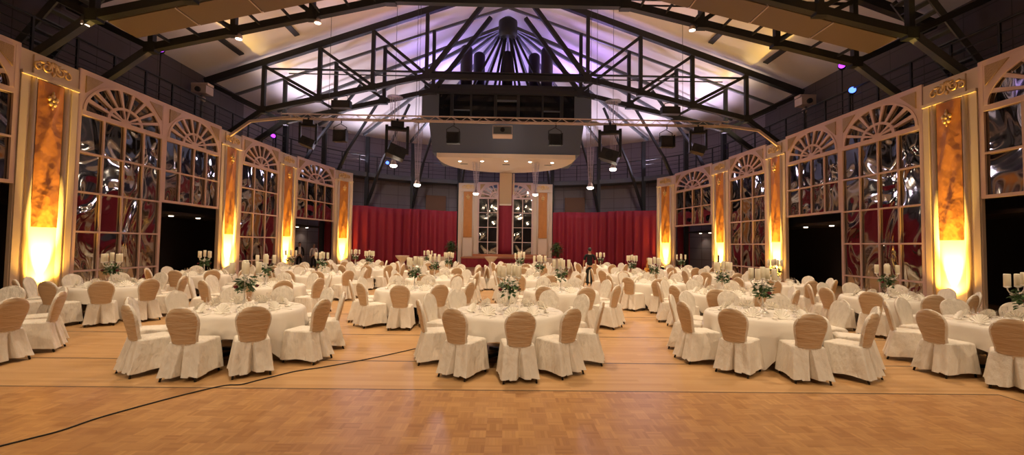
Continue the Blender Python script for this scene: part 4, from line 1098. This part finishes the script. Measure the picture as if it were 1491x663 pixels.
def buffet(x, y, w, label):
    t = thing('buffet_table', label, 'table', (x, y, 0))
    mb = MB(); mb.box((0, 0, 0.93), (w, 0.8, 0.04)); mb.build('tabletop', M['cream'], t)
    P = []; n_ = 120
    for k in range(n_):
        px, py = rrect(k / n_, w / 2, -0.41, 0.41, 0.03); f = 0.02 * math.sin(k * 1.9); d = Vector((px, py)).normalized()
        P.append([(px, py, 0.952), (px + d.x * f * .4, py + d.y * f * .4, 0.6), (px + d.x * f, py + d.y * f, 0.02)])
    mb = MB(); mb.grid(P, True, True); mb.build('skirt', M['cream'], t)
buffet(-5.2, 31.5, 2.4, 'cream skirted buffet table left of the stage')
buffet(3.3, 30.5, 1.3, 'cream skirted buffet table right of the stage, behind the flowers')
def plant(x, y, h, r, z, label):
    t = thing('potted_plant', label, 'plant', (x, y, z)); rnd = random.Random(int(h * 100))
    mb = MB(); mb.lathe([(0.18, 0), (0.24, 0.36), (0.26, 0.38), (0.22, 0.38), (0.05, 0.34)], 16); mb.build('pot', M['pot'], t)
    mb = MB(); mb.tube([(0, 0, 0.3), (0.02, 0, h * 0.6)], 0.03, 6); mb.build('stem', M['brown'], t)
    mb = MB()
    for i in range(650):
        a = rnd.uniform(0, 2 * PI); e = rnd.uniform(-1.2, 1.5); q = r * rnd.uniform(0.35, 1)
        p = Vector((q * math.cos(a) * math.cos(e), q * math.sin(a) * math.cos(e), h - r * 1.1 + q * 1.2 * math.sin(e))); d = Vector((math.cos(a), math.sin(a), rnd.uniform(-1.0, .4))).normalized()
        w = d.cross(Vector((0, 0, 1))).normalized(); L = rnd.uniform(0.16, 0.3)
        mb.add([p, p + d * L * .4 + w * L * .2, p + d * L, p + d * L * .4 - w * L * .2], [(0, 1, 2, 3)])
    mb.build('foliage', M['leaf'], t)
plant(-4.35, 36.0, 2.1, 0.5, 0, 'bushy potted plant left of the stage set')
plant(4.25, 36.0, 2.1, 0.52, 0, 'bushy potted plant right of the stage set')
# champagne bottle in a silver cooler on a slim stand, right
t = thing('bottle_cooler', 'silver bottle cooler on a tripod stand before the right curtain', 'bottle cooler', (6.24, 19.2, 0))
mb = MB(); mb.lathe([(0.08, 0.72), (0.11, 0.94), (0.12, 0.95), (0.10, 0.94), (0.07, 0.74)], 16); mb.build('bucket', M['brass'], t)
for k in range(3):
    a = k * 2 * PI / 3 + .5; mb = MB(); mb.tube([(0.1 * math.cos(a), 0.1 * math.sin(a), 0.9), (0.2 * math.cos(a), 0.2 * math.sin(a), 0)], 0.012, 6); mb.build('leg', M['brass'], t)
t = thing('champagne_bottle', 'amber champagne bottle standing in the brass cooler', 'bottle', (6.24, 19.2, 0.76))
mb = MB(); mb.lathe([(0.044, 0), (0.046, 0.02), (0.046, 0.28), (0.035, 0.36), (0.018, 0.44), (0.017, 0.56), (0.02, 0.565), (0.02, 0.6)], 14); mb.build('glass_body', M['bottle'], t)
mb = MB(); mb.lathe([(0.021, 0.5), (0.0215, 0.61), (0.01, 0.615)], 12); mb.build('gold_foil', M['gold'], t)

# cable on the floor
pp = [(0, 650), (40, 640), (90, 627), (140, 610), (200, 593), (260, 577), (310, 565), (332, 561), (352, 560), (380, 553), (430, 541), (470, 535), (520, 526), (560, 518), (605, 508)]
pts = [on_floor(x, y, 0.008) for x, y in pp]
def crom(P, n=8):
    out = []
    for i in range(len(P) - 1):
        a, b, c, d = P[max(i - 1, 0)], P[i], P[i + 1], P[min(i + 2, len(P) - 1)]
        for k in range(n):
            u = k / n; out.append(0.5 * ((2 * b) + (c - a) * u + (2 * a - 5 * b + 4 * c - d) * u * u + (3 * b - a - 3 * c + d) * u ** 3))
    return out + [P[-1]]
d0 = (pts[0] - pts[1]).normalized(); pts = [pts[0] + d0 * 1.2] + pts
mb = MB(); mb.tube(crom(pts), 0.0075, 6); tag(mb.build('power_cable', M['cable']), 'thin black cable snaking across the wooden floor at lower left', 'cable')

# ================================================================== PEOPLE
def skin_mesh(name, verts, edges, radii, m, parent, sub=2, root=0):
    me = bpy.data.meshes.new(name); me.from_pydata(verts, edges, []); me.materials.append(m)
    o = bpy.data.objects.new(name, me); COL.objects.link(o)
    if parent is not None: o.parent = parent
    o.modifiers.new('skin', 'SKIN')
    sv = me.skin_vertices[0].data if len(me.skin_vertices) else None
    if sv is None:
        bpy.context.view_layer.objects.active = o
        sv = me.skin_vertices[0].data
    for i, r in enumerate(radii): sv[i].radius = r if isinstance(r, tuple) else (r, r); sv[i].use_root = (i == root)
    mo = o.modifiers['skin']; mo.use_smooth_shade = True; mo.branch_smoothing = 0.6
    s = o.modifiers.new('sub', 'SUBSURF'); s.levels = sub; s.render_levels = sub
    return o
class Graph:
    def __init__(s): s.v = []; s.e = []; s.r = []
    def n(s, p, r, parent=None):
        s.v.append(tuple(p)); s.r.append(r)
        if parent is not None: s.e.append((parent, len(s.v) - 1))
        return len(s.v) - 1
def person(label, loc, rz, J, top, lower, hair, shirt_front=None, jacket=False, H=1.0):
    """J: joints for each side: shoulder, elbow, wrist, hip, knee, ankle (x right, y forward)"""
    root = thing('person', label, 'person', loc, rz); root.scale = (H, H, H)
    g = Graph(); pel = g.n((0, 0, 0.95), (0.125, 0.10)); sp = g.n((0, 0.01, 1.12), (0.115, 0.09), pel); ch = g.n((0, 0, 1.32), (0.14, 0.105), sp)
    nk = g.n((0, -0.01, 1.46), (0.07, 0.065), ch); n2 = g.n((0, 0.0, 1.53), (0.052, 0.055), nk); hd = g.n((0, 0.02, 1.62), (0.072, 0.085), n2); hm = g.n((0, 0.02, 1.69), (0.078, 0.095), hd); ht = g.n((0, 0.01, 1.755), (0.06, 0.07), hm)
    for s, k in ((-1, 'L'), (1, 'R')):
        sh, el, wr, hp, kn, an = [Vector(p) for p in J[k]]
        a = g.n(sh, 0.055, ch if False else nk); b = g.n(sh.lerp(el, 0.4), 0.046, a); c = g.n(el, 0.037, b); d = g.n(el.lerp(wr, 0.35), 0.038, c); e = g.n(wr, 0.025, d)
        dr = (wr - el).normalized(); side = Vector((0, 1, 0)); side = (side - dr * side.dot(dr)).normalized(); inn = dr.cross(side) * 1.0
        pm = g.n(wr + dr * 0.05, (0.034, 0.018), e); pm2 = g.n(wr + dr * 0.085, (0.038, 0.016), pm)
        for q, (o_, L) in enumerate(((0.030, 0.070), (0.010, 0.078), (-0.011, 0.073), (-0.030, 0.058))):
            kx = -s * 0.012
            f0 = g.n(wr + dr * 0.098 + side * o_, 0.010, pm2); f1 = g.n(wr + dr * (0.10 + L * .5) + side * o_ * 1.05 + Vector((kx * .7, 0, 0)), 0.009, f0); g.n(wr + dr * (0.10 + L * .93) + side * o_ * 1.0 + Vector((kx * 2, 0, 0)), 0.0075, f1)
        t0 = g.n(wr + dr * 0.035 + side * 0.038, 0.012, pm); t1 = g.n(wr + dr * 0.07 + side * 0.058, 0.0105, t0); g.n(wr + dr * 0.1 + side * 0.062, 0.009, t1)
        h1 = g.n(hp, 0.088, pel); h2 = g.n(hp.lerp(kn, 0.45), 0.075, h1); h3 = g.n(kn, 0.054, h2); h4 = g.n(kn.lerp(an, 0.35), 0.055, h3); h5 = g.n(an, 0.036, h4)
    body = skin_mesh('body', g.v, g.e, g.r, M['skin'], root, 2)
    # face
    mb = MB(); mb.ball((0, 0.125, 1.645), 0.014, 8, 6, (0.9, 1.2, 1.7)); mb.build('nose', M['skin'], root)
    for s in (-1, 1):
        mb = MB(); mb.ball((s * 0.032, 0.106, 1.672), 0.010, 8, 6, (1.3, 0.6, 0.8)); mb.build('eye', M['eye'], root)
        mb = MB(); mb.ball((s * 0.083, 0.01, 1.655), 0.026, 8, 6, (0.4, 0.75, 1.2)); mb.build('ear', M['skin'], root)
    mb = MB(); mb.ball((0, 0.110, 1.603), 0.022, 8, 6, (1.1, 0.4, 0.3)); mb.build('mouth', M['lip'], root)
    # hair cap
    P = []
    for i in range(20):
        a = 2 * PI * i / 20; front = math.sin(a); row = []; lo = 1.70 + 0.035 * max(front, -0.2) if front > 0 else 1.70 + 0.085 * front
        for j in range(7):
            u = j / 6; z = lo + (1.802 - lo) * math.sin(u * PI / 2); rr = math.sqrt(max(0.0, 1 - ((z - 1.68) / 0.125) ** 2)) if z > 1.68 else 1.0
            row.append(((0.088 * rr) * math.cos(a), 0.012 + 0.106 * rr * math.sin(a), z))
        P.append(row)
    mb = MB(); mb.grid(P, True, True); mb.build('hair', hair, root)
    # top
    g = Graph(); pel = g.n((0, 0, 0.90), (0.155, 0.125)); sp = g.n((0, 0.01, 1.12), (0.142, 0.115), pel); ch = g.n((0, 0, 1.33), (0.165, 0.125), sp); nk = g.n((0, -0.01, 1.445), (0.10, 0.085), ch); g.n((0, -0.01, 1.50), (0.066, 0.066), nk)
    for k in 'LR':
        sh, el, wr = [Vector(p) for p in J[k][:3]]
        a = g.n(sh, 0.075, nk); b = g.n(sh.lerp(el, 0.45), 0.066, a); c = g.n(sh.lerp(el, 0.8), 0.062, b)
        if jacket: d = g.n(el, 0.055, c); e = g.n(el.lerp(wr, 0.5), 0.05, d); g.n(wr, 0.043, e)
    skin_mesh('jacket' if jacket == 1 else 'shirt', g.v, g.e, g.r, top, root, 2)
    if shirt_front:
        P = [[(x, 0.118 + 0.028 * (1 - (x / 0.075) ** 2) + (0.012 if 1.15 < z < 1.40 else (-0.03 if z > 1.44 else 0.0)), z) for z in (0.98, 1.1, 1.2, 1.32, 1.42, 1.48)] for x in (-0.075, -0.05, -0.02, 0, 0.02, 0.05, 0.075)]
        mb = MB(); mb.grid(P); o = mb.build('shirt_front', shirt_front, root); o.modifiers.new('t', 'SOLIDIFY').thickness = 0.01
    # trousers
    g = Graph(); pel = g.n((0, 0, 0.97), (0.145, 0.12)); p2 = g.n((0, 0, 0.88), (0.14, 0.12), pel)
    for k in 'LR':
        hp, kn, an = [Vector(p) for p in J[k][3:]]
        a = g.n(hp + Vector((0, 0, -0.08)), 0.103, p2); b = g.n(hp.lerp(kn, 0.5), 0.09, a); c = g.n(kn, 0.075, b); d = g.n(kn.lerp(an, 0.5), 0.07, c); g.n(an + Vector((0, 0, -0.02)), 0.068, d)
    skin_mesh('trousers', g.v, g.e, g.r, lower, root, 2)
    for k in 'LR':
        an = Vector(J[k][5]); g = Graph(); a = g.n((an.x, an.y - 0.04, max(an.z - 0.045, 0.045)), 0.043); b = g.n((an.x, an.y + 0.06, 0.045 + max(an.z - 0.1, 0)), 0.043, a); g.n((an.x, an.y + 0.16, 0.034 + max(an.z - 0.1, 0) * .6), (0.042, 0.03), b)
        skin_mesh('shoe', g.v, g.e, g.r, M['leg'], root, 1)
    return root
J_walk = {'L': [(-0.19, -0.01, 1.43), (-0.27, 0.0, 1.13), (-0.28, 0.10, 0.88), (-0.09, 0, 0.91), (-0.10, 0.10, 0.50), (-0.10, -0.05, 0.12)],
          'R': [(0.19, -0.01, 1.43), (0.26, -0.06, 1.13), (0.29, -0.02, 0.87), (0.09, 0, 0.91), (0.10, 0.02, 0.50), (0.10, 0.02, 0.085)]}
J_stand = {'L': [(-0.19, -0.01, 1.43), (-0.25, -0.03, 1.13), (-0.25, 0.05, 0.88), (-0.09, 0, 0.91), (-0.11, 0.02, 0.50), (-0.12, 0, 0.085)],
           'R': [(0.19, -0.01, 1.43), (0.25, -0.03, 1.13), (0.25, 0.05, 0.88), (0.09, 0, 0.91), (0.11, 0.02, 0.50), (0.12, 0, 0.085)]}
person('person in a black T-shirt and dark trousers walking towards the stage', (3.95, 20.4, 0), 0.0, J_walk, M['black_cloth'], M['trouser'], M['hair'])
pa = on_floor(434, 417.0); pb = on_floor(458, 417.0)
def along(px, Y): d = ray(px, 380); t_ = Y / d.y; return (d.x * t_, Y, 0)
person('person in a dark suit and white shirt standing in the far left doorway', along(435.5, 30.3), PI + 0.45, J_stand, M['black_cloth'], M['black_cloth'], M['hair'], M['shirt'], 1, 1.03)
person('person in a white shirt and dark trousers in the far left doorway', along(456.5, 32.0), PI + 0.45, J_stand, M['shirt'], M['trouser'], M['hair_grey'], None, 2, 0.97)
